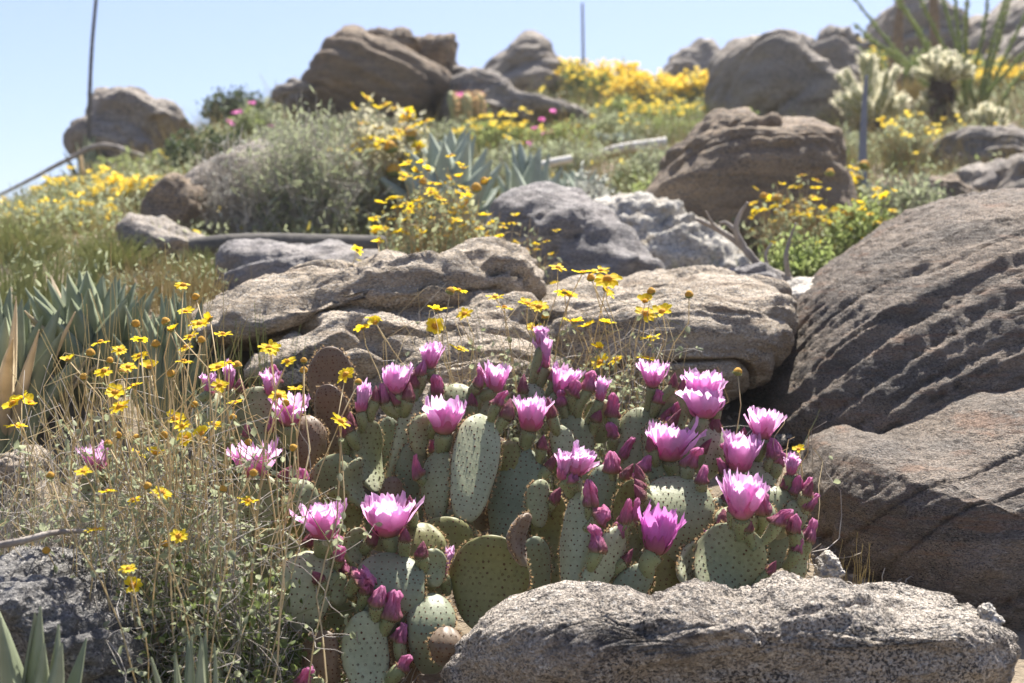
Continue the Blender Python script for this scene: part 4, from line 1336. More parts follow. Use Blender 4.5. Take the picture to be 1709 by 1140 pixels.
# ------------------------------------------------------------------ background plants
def bush(name, label, cat, px, top, Y, wpx, stems=('stem_grey', 120, .0012), leaf=None, flow=None, style='dome', group=None, seed=None, base_r=.25, twigs=0, spread=1.0, dx=0.0, nflow_parts=0):
    """leaf = (material, count, length, width); flow = (material, count, size)"""
    g = np.random.default_rng(int(px * 3 + top * 7 + Y * 11) if seed is None else seed)
    b = on_ground(px, Y)
    T = W(px, top, Y)
    H = T[2] - b[2]
    if H < .08:
        print('LOW', label, round(H, 2))
        H = .08
    Rw = wpx / 2 / FPX * Y
    root = empty(name, b, label, cat, group)
    n = stems[1]
    a = g.uniform(0, 2 * PI, n)
    rr = np.sqrt(g.uniform(0, 1, n))
    if style == 'dome':
        el = np.sqrt(np.clip(1 - rr ** 2, 0, 1))
        z = H * (.25 + .75 * el) * g.uniform(.65, 1.06, n)
    else:
        z = H * (1 - .45 * rr ** 2) * g.uniform(.6, 1.05, n)
    P1 = b + np.stack([np.cos(a) * rr * Rw * spread, np.sin(a) * rr * Rw * .8, z], 1)
    P1[:, 0] += dx * Rw * (z / H)
    r0 = base_r * Rw
    P0 = b + np.stack([np.cos(a) * rr * r0, np.sin(a) * rr * r0, 0 * a], 1)
    P0[:, 2] = tz(P0[:, 0], P0[:, 1]) - .01
    C = strands(P0, P1, 6, .07, .04, .3 if style == 'dome' else .1, g)
    mb = MB()
    tubes(mb, C, np.linspace(1.2, .5, 6)[None] * stems[2], 3, 0)
    allc = C
    if twigs:
        tw = curls(C, twigs, g, H * .3, 6)
        tubes(mb, tw, np.linspace(.9, .4, 6)[None] * stems[2], 3, 0)
        allc = np.concatenate([C, tw])
    mb.build('stems', [M[stems[0]]], root)
    if leaf:
        lf = MB()
        nl = leaf[1]
        i = g.integers(0, len(allc), nl)
        u = g.beta(1.8, .9, nl) * .999
        j = np.minimum((u * 5).astype(int), 4)
        P = allc[i, j] + (allc[i, j + 1] - allc[i, j]) * (u * 5 - j)[:, None] + g.normal(0, leaf[2] * .5, (nl, 3))
        D = unit(g.normal(0, .8, (nl, 3)) + np.array([0, 0, .5]))
        sz = leaf[2] * g.uniform(.6, 1.3, nl)
        leaves(lf, P, D, sz, sz * leaf[3] / leaf[2], 0, .2, g)
        lf.build('foliage', [M[leaf[0]]], root)
    if flow:
        nf = flow[1]
        i = g.integers(0, len(C), nf)
        P = C[i, -1] + g.normal(0, .025, (nf, 3)) + np.array([0, 0, .012])
        if nflow_parts:
            for p in P:
                flower_on(root, p, unit(np.array([0, -.15, 1]) + g.normal(0, .3, 3)), flow[2] * g.uniform(.7, 1.2), g, 'h' if g.uniform() < .15 else 'o')
        else:
            fm = MB()
            for k in range(5):
                az = g.uniform(0, 2 * PI, nf)
                D = np.stack([np.cos(az), np.sin(az), g.normal(.25, .3, nf)], 1)
                leaves(fm, P, D, flow[2] * .55, flow[2] * .5, 0, .1, g)
            o = fm.build('blossoms', [M[flow[0]]], root)
            o['kind'] = 'stuff'
    return root


def blade_ring(mb, P0, D, L, wd, curve, m, g, M_=9, tt=None):
    """one thick tapering agave leaf: guttered section, ends in a point"""
    D = unit(D)
    side = unit(np.cross(D, np.array([0, 0, 1.0])) + 1e-6)
    upv = np.cross(side, D)
    t = np.linspace(0, 1, M_)
    C = P0 + t[:, None] * L * D + (curve * L * t * t)[:, None] * upv
    w = wd * np.interp(t, [0, .25, .5, .8, 1], [.62, .95, 1, .55, .03])
    th = w * .13 + .002
    s = np.array([-1, -.5, 0, .5, 1, .5, 0, -.5])
    zz = np.array([.30, .08, 0, .08, .30, .08, 0, -.0])
    zo = np.array([0, 1, 1, 1, 0, -1, -1, -1])
    zz = np.array([.36, .12, .04, .12, .36, .06, -.02, .06])
    V = C[:, None] + (s[None] * w[:, None] * .5)[..., None] * side + (zz[None] * w[:, None] + zo[None] * th[:, None] * .5)[..., None] * upv
    mb.add(V, grid_faces(M_, 8, True), m)


def agave(label, px, top, Y, wpx, n, mat, seed, dry=0, width=.085, flat=.35, group='agaves on the slope', lean=None, curve=.10):
    g = np.random.default_rng(seed)
    b = on_ground(px, Y)
    H = W(px, top, Y)[2] - b[2]
    if H < .1:
        print('LOW', label, H)
        H = .1
    Rw = wpx / 2 / FPX * Y
    root = empty('agave', b, label, 'agave', group)
    mb = MB()
    for k in range(n):
        az = k * 2.399963 + g.normal(0, .15)
        f = (k + .5) / n
        out = (.12 + .88 * (1 - f)) * Rw
        hh = H * (flat + (1 - flat) * math.sin(min(1, f * 1.15) * PI / 2)) * g.uniform(.85, 1.05)
        d = np.array([math.cos(az) * out, math.sin(az) * out, hh])
        L = np.linalg.norm(d)
        p0 = b + np.array([math.cos(az), math.sin(az), 0]) * .05 * Rw - np.array([0, 0, .03])
        blade_ring(mb, p0, d, L, width * g.uniform(.85, 1.15) * (.6 + .4 * L / H), curve * g.normal(.6, .7), 0, g)
    mb.build('rosette', [M[mat]], root)
    if dry:
        mb = MB()
        for k in range(dry):
            az = g.uniform(0, 2 * PI)
            d = np.array([math.cos(az) * Rw * .9, math.sin(az) * Rw * .9, H * g.uniform(.25, .95)])
            blade_ring(mb, b + np.array([math.cos(az), math.sin(az), 0]) * .1 * Rw, d, np.linalg.norm(d), width * g.uniform(.3, .6), g.normal(0, .25), 0, g)
        mb.build('dry_leaves', [M['agave_dry']], root)
    return root


agave('dark grey green agave with broad leaves at the picture edge, tan dead leaves above it', 0, 455, 2.62, 300, 46, 'agave', 61, 14, .075, .72)
agave('dark grey green agave behind the tangle of dry stems, middle one of three crowded agaves', 150, 438, 2.78, 300, 50, 'agave', 62, 4, .070, .75)
agave('grey green agave nearest the layered slab, last of three crowded agaves', 285, 470, 2.66, 230, 40, 'agave', 63, 2, .058, .7)
agave('pale blue agave with wide stiff leaves behind the yellow flowering bush', 745, 208, 4.9, 270, 30, 'agave_blue', 64, 0, .13, .5)
agave('pale blue agave with slim leaves beside the wide leaved blue agave', 880, 228, 5.1, 190, 22, 'agave_blue', 65, 0, .11, .5)
agave('small blue agave growing above the bleached fallen stalk', 1030, 212, 7.6, 150, 34, 'agave_blue', 66, 0, .08, .4)
agave('small spiky agave at the foot of the tall thin stalk', 150, 222, 7.5, 120, 36, 'agave', 67, 6, .07, .3)
agave('blue agave sprouting around the grey upright stalk', 1440, 285, 5.5, 190, 34, 'agave_blue', 68, 0, .07, .4)
agave('grey green agave with long tips poking up in the bottom corner', 55, 960, 1.50, 300, 15, 'agave', 69, 0, .045, .7, 'agave tips at the bottom')
agave('small agave tips poking up below the tangle of dry stems', 330, 1010, 1.55, 300, 14, 'agave', 70, 0, .024, .7, 'agave tips at the bottom')
agave('blue agave half hidden in grass below the blue agaves with stiff leaves', 960, 268, 5.6, 210, 30, 'agave_blue', 71, 0, .085, .4)
agave('small agave between square brown boulder and dark round shrub', 300, 222, 7.2, 90, 26, 'agave_blue', 72, 0, .07, .4)

YL = ('flower_far', 160, .030)
bush('grass_clump', 'rounded green grass clump at the picture edge above the dark agave', 'grass', 30, 362, 4.3, 190, ('grass_green', 420, .0016), None, None, 'erect')
bush('grass_clump', 'green grass clump between dark agave and whitish slab', 'grass', 190, 385, 4.2, 190, ('grass_green', 420, .0016), None, None, 'erect')
bush('grass_clump', 'straw green grass clump in front of the fallen log', 'grass', 335, 410, 3.8, 170, ('grass_green', 360, .0014), None, None, 'erect')
bush('grass_clump', 'tall mixed grass right behind the crowded agaves at the picture edge', 'grass', 70, 395, 3.3, 300, ('grass_green', 520, .0013), ('leaf_gray', 300, .02, .006), None, 'erect', base_r=.8)
bush('grass_clump', 'tall straw grass between last crowded agave and layered slab', 'grass', 275, 415, 3.25, 230, ('grass_tan', 380, .0012), ('leaf_gray', 300, .02, .006), None, 'erect', base_r=.8)
bush('brittlebush', 'orange yellow flowering bush below the small spiky agave', 'bush', 150, 300, 6.2, 170, ('stem_green', 140, .0016), ('leaf_gray', 900, .025, .012), ('flower_far', 120, .040))
bush('brittlebush', 'orange yellow flowering bush left of the brown rounded boulder', 'bush', 245, 312, 5.6, 190, ('stem_green', 150, .0016), ('leaf_gray', 1000, .025, .012), ('flower_far', 170, .036))
bush('brittlebush', 'sparse orange yellow flowers at the picture edge on the falling ridge', 'bush', 30, 350, 6.2, 150, ('stem_green', 120, .0016), ('leaf_gray', 900, .025, .012), ('flower_far', 60, .036))
bush('brittlebush', 'low yellow flowering bush just above the grass clump by the dark agave', 'bush', 110, 345, 5.0, 200, ('stem_green', 130, .0014), ('leaf_gray', 900, .022, .012), ('flower_far', 90, .030))
bush('shrub', 'bare twiggy grey shrub spreading over the half hidden boulder', 'shrub', 400, 215, 4.8, 240, ('stem_pale', 160, .0018), ('leaf_silver', 500, .014, .008), None, 'dome', None, 5, .2, 900)
bush('shrub', 'tall green broom like shrub with straight thin stems', 'shrub', 510, 160, 4.8, 250, ('stem_pale', 260, .0016), ('leaf_gray', 4200, .035, .006), None, 'erect', base_r=.25, twigs=900)
bush('brittlebush', 'tall cream leaved bush topped with yellow flowers below the skyline outcrop', 'bush', 640, 150, 5.0, 200, ('stem_grey', 170, .0018), ('leaf_cream', 3600, .030, .017), ('flower_far', 60, .050), 'erect', base_r=.35, twigs=200, nflow_parts=60)
bush('goldeneye_bush', 'leafy yellow flowering bush behind the peaked end of the layered slab', 'flowering bush', 735, 290, 3.5, 250, ('stem_dry', 200, .0012), ('leaf_gray', 1600, .017, .010), ('y', 95, .030), 'dome', base_r=.5, twigs=250, nflow_parts=95)
bush('goldeneye_bush', 'thin spray of small yellow flowers in front of the violet grey boulder', 'flowering bush', 870, 365, 3.4, 130, ('stem_dry', 60, .0010), ('leaf_gray', 200, .014, .008), ('y', 30, .020), 'dome', base_r=.5, twigs=60, nflow_parts=30)
bush('shrub', 'dark round shrub on the skyline beside the square brown boulder', 'shrub', 395, 143, 8.8, 130, ('stem_grey', 130, .003), ('leaf_dark', 2200, .035, .020), None, 'dome', twigs=120)
bush('shrub', 'dark green bushes below the dark round skyline shrub', 'shrub', 345, 205, 7.0, 150, ('stem_green', 130, .002), ('leaf_dark', 1500, .030, .014), None, 'dome', twigs=100)
bush('shrub', 'grey green shrub under the small cluster of pink blossoms', 'shrub', 430, 175, 7.6, 130, ('stem_green', 140, .002), ('leaf_gray', 1200, .030, .013), None, 'dome', twigs=100)
bush('shrub', 'orange green brush with yellow blossoms below the long rock tail', 'shrub', 840, 195, 7.4, 180, ('stem_green', 170, .0022), ('leaf_lime', 1000, .03, .012), ('flower_far', 45, .045), 'dome', twigs=100)
bush('shrub', 'low brush dotted with pink blossoms', 'shrub', 935, 195, 7.2, 150, ('stem_dry', 170, .0022), ('leaf_lime', 1000, .03, .012), ('flower_pink', 7, .045), 'dome', twigs=100)
bush('shrub', 'silvery white fuzzy shrub behind the violet grey boulder', 'shrub', 985, 282, 5.0, 120, ('stem_grey', 160, .0016), ('leaf_silver', 1500, .020, .008), None, 'dome', twigs=160)
bush('grass_clump', 'grey green grass clump beside the broad brown boulder', 'grass', 1065, 262, 5.7, 110, ('grass_green', 260, .0016), ('leaf_gray', 500, .025, .008), None, 'erect')
bush('shrub', 'small round bright green shrub on the upper slope', 'shrub', 1035, 166, 9.5, 75, ('stem_green', 90, .0025), ('leaf_lime', 1200, .03, .014), None, 'dome')
bush('brittlebush', 'green bush with yellow flowering rim at the foot of the thin skyline stalk', 'bush', 965, 108, 11.5, 140, ('stem_green', 140, .003), ('leaf_green', 2200, .04, .02), ('flower_far', 225, .045), 'dome', twigs=80)
bush('brittlebush', 'bright yellow flowering mound behind the dark pyramid rock', 'bush', 925, 100, 13.0, 110, ('stem_green', 120, .003), ('leaf_gray', 1200, .045, .02), ('flower_far', 630, .050), 'dome')
bush('brittlebush', 'yellow flowering mound on the skyline, middle of the yellow row', 'bush', 1030, 108, 13.0, 120, ('stem_green', 120, .003), ('leaf_gray', 1200, .045, .02), ('flower_far', 630, .050), 'dome')
bush('brittlebush', 'broad bright yellow mound below the small rounded skyline rock', 'bush', 1080, 132, 11.0, 140, ('stem_green', 150, .003), ('leaf_gray', 1200, .04, .02), ('flower_far', 780, .045), 'dome')
bush('brittlebush', 'yellow mound touching the large smooth grey boulder', 'bush', 1160, 130, 10.6, 110, ('stem_green', 130, .003), ('leaf_gray', 1000, .04, .02), ('flower_far', 540, .045), 'dome')
bush('brittlebush', 'pale yellow green bush in front of the yellow mounds', 'bush', 1120, 172, 9.0, 160, ('stem_green', 150, .0025), ('leaf_lime', 1500, .035, .015), ('flower_far', 90, .045), 'dome', twigs=100)
bush('shrub', 'lime green sprig growing on top of the broad brown boulder', 'shrub', 1245, 182, 7.2, 120, ('stem_green', 100, .0018), ('leaf_lime', 900, .028, .011), None, 'dome', twigs=100)
bush('shrub', 'olive brush on the slope right of the pink dotted brush', 'shrub', 1010, 190, 8.2, 170, ('stem_green', 150, .0022), ('leaf_gray', 1400, .03, .012), ('flower_far', 25, .04), 'dome', twigs=100)
bush('grass_clump', 'tan dry brush between the tallest cholla and its neighbour', 'grass', 1525, 128, 9.6, 110, ('grass_tan', 420, .003), None, None, 'dome')
bush('brittlebush', 'yellow flowering band on the far slope behind the small cholla', 'bush', 1640, 128, 10.8, 150, ('stem_green', 150, .003), ('leaf_gray', 1200, .04, .02), ('flower_far', 495, .045), 'dome')
bush('brittlebush', 'yellow flowering mound at the picture edge behind the small cholla', 'bush', 1715, 122, 10.8, 120, ('stem_green', 120, .003), ('leaf_gray', 900, .04, .02), ('flower_far', 390, .045), 'dome')
bush('brittlebush', 'olive bush tipped with yellow between dome rock and square crag', 'bush', 1440, 78, 13.0, 110, ('stem_green', 120, .003), ('leaf_green', 1300, .045, .02), ('flower_far', 90, .045), 'dome')
bush('shrub', 'deep green shrub at the foot of the ocotillo canes', 'shrub', 1530, 85, 11.0, 130, ('stem_green', 140, .003), ('leaf_green', 1600, .04, .02), None, 'dome')
bush('shrub', 'green yellow brush under the ocotillo canes', 'shrub', 1640, 95, 11.6, 150, ('stem_green', 140, .003), ('leaf_lime', 1200, .04, .018), ('flower_far', 60, .05), 'dome')
bush('shrub', 'grey green brush below the tallest cholla trunk', 'shrub', 1510, 195, 6.8, 130, ('stem_dry', 180, .002), ('leaf_gray', 900, .028, .011), ('flower_far', 20, .035), 'dome', twigs=150)
bush('shrub', 'dry tan brush above the dark overhanging rock', 'shrub', 1620, 200, 7.6, 160, ('stem_dry', 160, .002), ('leaf_gray', 900, .028, .012), ('flower_far', 20, .035), 'dome', twigs=100)
bush('shrub', 'straw coloured scrub between dark overhanging rock and pale grey stone', 'shrub', 1575, 262, 5.9, 110, ('grass_tan', 180, .0018), ('leaf_gray', 400, .022, .009), None, 'dome', twigs=100)
bush('goldeneye_bush', 'green stemmed bush with yellow flowers beside the broad brown boulder', 'flowering bush', 1395, 255, 5.0, 130, ('stem_green', 150, .0015), ('leaf_gray', 900, .024, .010), ('y', 45, .035), 'erect', base_r=.5, twigs=120, nflow_parts=45)
bush('goldeneye_bush', 'orange tinged flowering bush in front of the broad brown boulder', 'flowering bush', 1325, 300, 4.3, 140, ('stem_dry', 120, .0013), ('leaf_gray', 600, .020, .009), ('y', 45, .028), 'erect', base_r=.5, twigs=120, nflow_parts=45)
bush('goldeneye_bush', 'pale green bush with yellow flowers behind the crest of the huge boulder', 'flowering bush', 1440, 330, 4.2, 170, ('stem_green', 180, .0013), ('leaf_lime', 1500, .022, .010), ('y', 50, .028), 'dome', base_r=.5, twigs=160, nflow_parts=50)
bush('shrub', 'lime green leafy shrub beside the dead branch', 'shrub', 1330, 385, 3.7, 150, ('stem_green', 120, .0011), ('leaf_lime', 1300, .020, .010), None, 'dome', base_r=.5, twigs=120)
bush('shrub', 'grey blue brush climbing behind the huge grooved boulder', 'shrub', 1510, 275, 4.8, 150, ('stem_grey', 170, .0015), ('leaf_gray', 1100, .024, .009), None, 'erect', base_r=.5, twigs=120)
bush('shrub', 'pale grey green scrub between the two pale blue agaves and the grass beyond', 'shrub', 840, 238, 6.4, 190, ('stem_pale', 130, .0018), ('leaf_gray', 1500, .026, .009), None, 'dome', twigs=160)
bush('shrub', 'pale scrub filling the hollow above the bleached broken stalk', 'shrub', 945, 228, 6.6, 170, ('stem_pale', 130, .0018), ('leaf_gray', 1500, .026, .009), None, 'dome', twigs=160)
bush('shrub', 'grey green scrub just above the broad brown boulder cap', 'shrub', 1090, 195, 8.4, 170, ('stem_pale', 130, .0018), ('leaf_lime', 1500, .026, .009), None, 'dome', twigs=160)
bush('shrub', 'soft green scrub between the cream leaved bush and pale blue agave', 'shrub', 690, 215, 6.0, 150, ('stem_pale', 130, .0018), ('leaf_gray', 1500, .026, .009), None, 'dome', twigs=160)
bush('shrub', 'scrub on the ridge behind the half hidden grey boulder', 'shrub', 470, 200, 6.6, 150, ('stem_pale', 130, .0018), ('leaf_gray', 1500, .026, .009), None, 'dome', twigs=160)
bush('shrub', 'grey scrub on the ridge below the square brown boulder', 'shrub', 230, 248, 7.0, 170, ('stem_pale', 130, .0018), ('leaf_lime', 1500, .026, .009), None, 'dome', twigs=160)
bush('shrub', 'low scrub under the skyline outcrop', 'shrub', 620, 178, 7.8, 190, ('stem_pale', 130, .0018), ('leaf_gray', 1500, .026, .009), None, 'dome', twigs=160)
bush('shrub', 'pale scrub in front of the long rock tail', 'shrub', 760, 200, 7.6, 140, ('stem_pale', 130, .0018), ('leaf_gray', 1500, .026, .009), None, 'dome', twigs=160)
bush('shrub', 'soft yellow green scrub at the foot of the large smooth boulder', 'shrub', 1170, 200, 8.2, 150, ('stem_pale', 130, .0018), ('leaf_lime', 1500, .026, .009), None, 'dome', twigs=160)
bush('shrub', 'pale scrub between the broad brown boulder and the tallest cholla', 'shrub', 1400, 205, 7.4, 120, ('stem_pale', 130, .0018), ('leaf_gray', 1500, .026, .009), None, 'dome', twigs=160)
bush('shrub', 'grey green scrub around the bleached white fallen stalk', 'shrub', 1085, 240, 6.4, 130, ('stem_pale', 130, .0018), ('leaf_gray', 1500, .026, .009), None, 'dome', twigs=160)
bush('shrub', 'low pale scrub behind the white quartz rock', 'shrub', 1100, 292, 5.2, 150, ('stem_pale', 130, .0018), ('leaf_lime', 1500, .026, .009), None, 'dome', twigs=160)
bush('shrub', 'grey twig thicket at the picture edge beneath the dark agave', 'shrub', 45, 765, 2.05, 330, ('stem_grey', 260, .0010), ('leaf_gray', 900, .010, .006), None, 'dome', base_r=.6, twigs=900)
bush('grass_tuft', 'tall straw grass with bent blades before the dark agaves', 'grass', 250, 400, 2.4, 460, ('grass_tan', 110, .0011), None, None, 'erect', base_r=.5)
bush('grass_tuft', 'green grass tuft hanging over the shaded gap under the layered slab', 'grass', 440, 500, 2.45, 260, ('grass_green', 110, .0010), None, None, 'erect', base_r=.5)
bush('grass_tuft', 'short dry grass in the gap beside the fading pink bud', 'grass', 1420, 890, 2.0, 120, ('grass_tan', 34, .0007), None, None, 'erect', base_r=.6)
bush('shrub', 'small leafy grey sprigs between the topmost cactus flowers and undercut boulder', 'shrub', 1000, 590, 2.30, 330, ('stem_grey', 120, .0008), ('leaf_gray', 1100, .012, .007), None, 'erect', base_r=.8, twigs=300)


# seed spikes of the tall grass
def wire(name, label, cat, pts, r0, r1, mat, K=8, group=None, knots=0.0, seed=0, n=40):
    """one bent stalk or branch through points (px, py, Y)"""
    g = np.random.default_rng(seed)
    P = np.array([W(*p) for p in pts])
    o = None
    mb = MB()
    C = resample(P, n)
    tubes(mb, C[None], (np.linspace(r0, r1, n) * (1 + knots * np.abs(g.normal(0, 1, n))))[None], K, 0)
    o = mb.build(name, M[mat])
    return tag(o, label, cat, group)


def resample(P, n):
    k = len(P)
    if k == 2:
        return P[0] + np.linspace(0, 1, n)[:, None] * (P[1] - P[0])
    tt = np.linspace(0, k - 1, n)
    out = np.zeros((n, 3))
    Q = np.concatenate([[2 * P[0] - P[1]], P, [2 * P[-1] - P[-2]]])
    for i, t in enumerate(tt):
        j = min(int(t), k - 2)
        u = t - j
        a, b, c, d = Q[j:j + 4]
        out[i] = .5 * (2 * b + (c - a) * u + (2 * a - 5 * b + 4 * c - d) * u * u + (3 * b - a - 3 * c + d) * u ** 3)
    return out


wire('dead_stalk', 'tall thin bare stalk standing against the sky beside the square brown boulder', 'stalk', [(148, 245, 7.5), (150, 150, 7.5), (154, 70, 7.5), (161, -8, 7.5)], .011, .009, 'wood_dark', 8, knots=.12)
wire('dead_stalk', 'fallen grey stalk with a long thin tip pointing down across the sky', 'stalk', [(240, 262, 7.2), (170, 243, 7.2), (110, 268, 7.2), (50, 300, 7.2), (-10, 330, 7.2)], .014, .007, 'wood', 8, knots=.15)
wire('dead_stalk', 'short dark fallen stalk under the long fallen grey one', 'stalk', [(150, 300, 7.1), (95, 298, 7.1), (62, 318, 7.1), (35, 345, 7.1)], .014, .006, 'wood_dark', 8, knots=.15)
wire('dead_stalk', 'faint thin stalk rising above the yellow mounds on the skyline', 'stalk', [(974, 150, 12), (973, 70, 12), (972, 5, 12)], .013, .010, 'stalk_blue', 8)
wire('dead_stalk', 'upright grey blue stalk in front of the tallest cholla', 'stalk', [(1439, 345, 5.5), (1440, 250, 5.5), (1443, 170, 5.5), (1446, 126, 5.5)], .020, .006, 'stalk_blue', 10)
wire('dead_stalk', 'brown knotty stalk behind the two chollas, slightly thicker', 'stalk', [(1493, 150, 10), (1497, 70, 10), (1505, -10, 10)], .045, .020, 'stalk_brown', 8, knots=.3)
wire('dead_stalk', 'brown knotty stalk rising behind the right hand cholla', 'stalk', [(1562, 110, 10), (1560, 50, 10), (1558, -10, 10)], .032, .028, 'stalk_brown', 8, knots=.3)
wire('fallen_log', 'grey weathered log lying across the slope above the layered slab', 'log', [(318, 412, 3.9), (420, 406, 3.9), (520, 408, 3.9), (645, 412, 3.9)], .026, .030, 'wood_dark', 14, knots=.03)  # dark wood colour stands in for the log's shaded face
wire('fallen_stalk', 'bleached white fallen stalk below the small blue agave', 'stalk', [(1003, 256, 7.0), (1040, 247, 7.0), (1112, 238, 7.0)], .018, .026, 'wood_white', 8, knots=.1)
wire('fallen_stalk', 'bleached white broken stalk lying among blue agave leaves', 'stalk', [(880, 284, 6.2), (920, 272, 6.2), (955, 265, 6.2)], .018, .016, 'wood_white', 8, knots=.1)
wire('twig', 'long dead twig lying on the shade darkened speckled corner boulder', 'twig', [(-10, 912, 1.66), (40, 902, 1.66), (90, 889, 1.68), (150, 886, 1.72)], .0042, .0024, 'wood', 6, knots=.15)


def branchwork(name, label, cat, paths, mat):
    root = empty(name, W(*paths[0][0][0]), label, cat)
    for k, (pts, r0, r1) in enumerate(paths):
        mb = MB()
        C = resample(np.array([W(*p) for p in pts]), 24)
        g = np.random.default_rng(k)
        tubes(mb, C[None], (np.linspace(r0, r1, 24) * (1 + .12 * np.abs(g.normal(0, 1, 24))))[None], 8, 0)
        mb.build('trunk' if k == 0 else 'branch', [M[mat]], root)
    return root


branchwork('dead_branch', 'bare grey forked branch leaning out beside the lime green shrub', 'branch',
           [([(1352, 492, 3.4), (1310, 465, 3.42), (1270, 445, 3.45), (1235, 408, 3.45), (1195, 382, 3.45), (1162, 366, 3.45)], .013, .004),
            ([(1240, 412, 3.45), (1228, 385, 3.43), (1235, 358, 3.42), (1248, 338, 3.4)], .009, .003), ([(1228, 385, 3.43), (1212, 372, 3.44), (1200, 372, 3.45)], .006, .002),
            ([(1316, 466, 3.42), (1312, 430, 3.4), (1318, 400, 3.4), (1328, 372, 3.38)], .007, .002), ([(1205, 388, 3.45), (1190, 375, 3.44), (1178, 352, 3.42)], .005, .002),
            ([(1282, 448, 3.44), (1278, 425, 3.43), (1288, 405, 3.43)], .005, .002)], 'wood')


def cholla(label, px, base, top, Y, wpx, nj, seed, jl=.17):
    g = np.random.default_rng(seed)
    b = on_ground(px, Y)
    T = W(px, top, Y)
    root = empty('cholla', b, label, 'cactus', 'chollas on the slope')
    crown = W(px, base, Y)
    mb = MB()
    H = max(.05, crown[2] - b[2])
    n = 16
    C = b + np.linspace(0, 1, n)[:, None] * (crown - b) + g.normal(0, .012, (n, 3))
    if H > .1:
        tubes(mb, C[None], (np.linspace(.055, .05, n) * (1 + .2 * g.normal(0, 1, n)))[None], 12, 0)
        q = C[g.integers(0, n, 500)] + 0
        D = unit(g.normal(0, 1, (500, 3)) * np.array([1, 1, .5]))
        leaves(mb, q + D * .035, D + np.array([0, 0, -.5]), .06, .012, 0, .1, g)
        mb.build('trunk', [M['cholla_trunk']], root)
    cm = MB()
    M_ = 8
    t = np.linspace(0, 1, M_)
    tubes(cm, np.stack([0 * t, 0 * t, t * jl], -1)[None], (jl * .13 * np.sqrt(np.clip(1 - (2 * t - 1) ** 4, .02, 1)))[None], 10, 0)
    ns = 260
    z = g.uniform(0, 1, ns)
    a = g.uniform(0, 2 * PI, ns)
    rad = np.stack([np.cos(a), np.sin(a), (z - .35) * .9], 1)
    P = np.stack([np.cos(a) * jl * .125, np.sin(a) * jl * .125, z * jl], 1)
    S = unit(np.cross(rad, g.normal(0, 1, (ns, 3)))) * .0020
    v = np.stack([P - S, P + S, P + unit(rad + g.normal(0, .35, (ns, 3))) * (jl * .10)], 1)
    cm.add(v, np.arange(ns * 3).reshape(-1, 3), 1)
    o = cm.build('joint', [M['cholla_core'], M['cholla_spine']], origin=(0, 0, 0))
    me = o.data
    bpy.data.objects.remove(o)
    Rw = wpx / 2 / FPX * Y
    Hc = T[2] - crown[2]
    for k in range(nj):
        az = k * 2.4 + g.normal(0, .25)
        el = R(g.uniform(5, 85)) * (1 if k % 5 else .2)
        D = np.array([math.cos(az) * math.cos(el) * Rw, math.sin(az) * math.cos(el) * Rw, (.18 + .82 * math.sin(el)) * Hc])
        L = np.linalg.norm(D)
        p = crown + D * .12
        d = unit(D)
        m_ = max(1, int(round(L / jl)))
        for j in range(m_):
            put(me, 'joint', root, p, d, (L / m_ / jl) * g.uniform(.85, 1.05), g.uniform(0, 6))
            if j == m_ - 1 and g.uniform() < .6:
                put(me, 'joint', root, p + d * jl * .4, unit(d + g.normal(0, .5, 3) + np.array([0, 0, .3])), g.uniform(.6, .85), g.uniform(0, 6))
            p = p + d * L / m_ * .9
            d = unit(d + np.array([0, 0, .35]) + g.normal(0, .15, 3))
    return root


cholla('tallest pale spiny cholla with dark trunk, behind the grey upright stalk', 1453, 205, 92, 8.0, 112, 26, 81, .16)
cholla('pale spiny cholla on a tall dark trunk beside the ocotillo', 1573, 135, 84, 8.6, 92, 20, 82, .15)
cholla('small low pale cholla without a trunk', 1650, 222, 176, 7.8, 62, 14, 83, .13)
cholla('pale spiny arm of cholla sprouting low behind the tall dark trunk', 1562, 196, 148, 8.7, 70, 10, 84, .13)

oc = empty('ocotillo', on_ground(1625, 9.0), 'ocotillo with many long green wand like canes at the upper corner', 'ocotillo')
g = np.random.default_rng(90)
for k, (tx, ty, mx, my) in enumerate([(1405, -30, 1500, 90), (1440, 60, 1520, 110), (1470, -30, 1540, 60), (1520, -40, 1565, 60), (1590, -40, 1600, 60), (1618, -30, 1612, 50), (1650, -30, 1640, 60), (1690, -20, 1665, 70), (1730, -10, 1680, 90),
                                      (1760, 40, 1690, 110), (1480, -40, 1545, 80), (1560, -60, 1588, 50), (1700, -60, 1662, 50), (1740, 90, 1690, 140), (1425, 40, 1520, 120), (1670, 60, 1655, 110)]):
    Yk = 9 + g.normal(0, .25)
    b = np.array(oc.location) + np.array([g.normal(0, .05), g.normal(0, .05), -.02])
    C = resample(np.array([b, W(mx, my, 9 + (Yk - 9) * .5), W(tx, ty, Yk)]), 30)
    mb = MB()
    tubes(mb, C[None], np.linspace(.014, .007, 30)[None], 6, 0)
    i = g.integers(3, 29, 170)
    P = C[i] + (C[np.minimum(i + 1, 29)] - C[i]) * g.uniform(0, 1, (170, 1))
    leaves(mb, P, g.normal(0, 1, (170, 3)) + np.array([0, 0, .4]), .026, .010, 1, .15, g)
    mb.build('cane', [M['cane'], M['leaf_green']], oc)


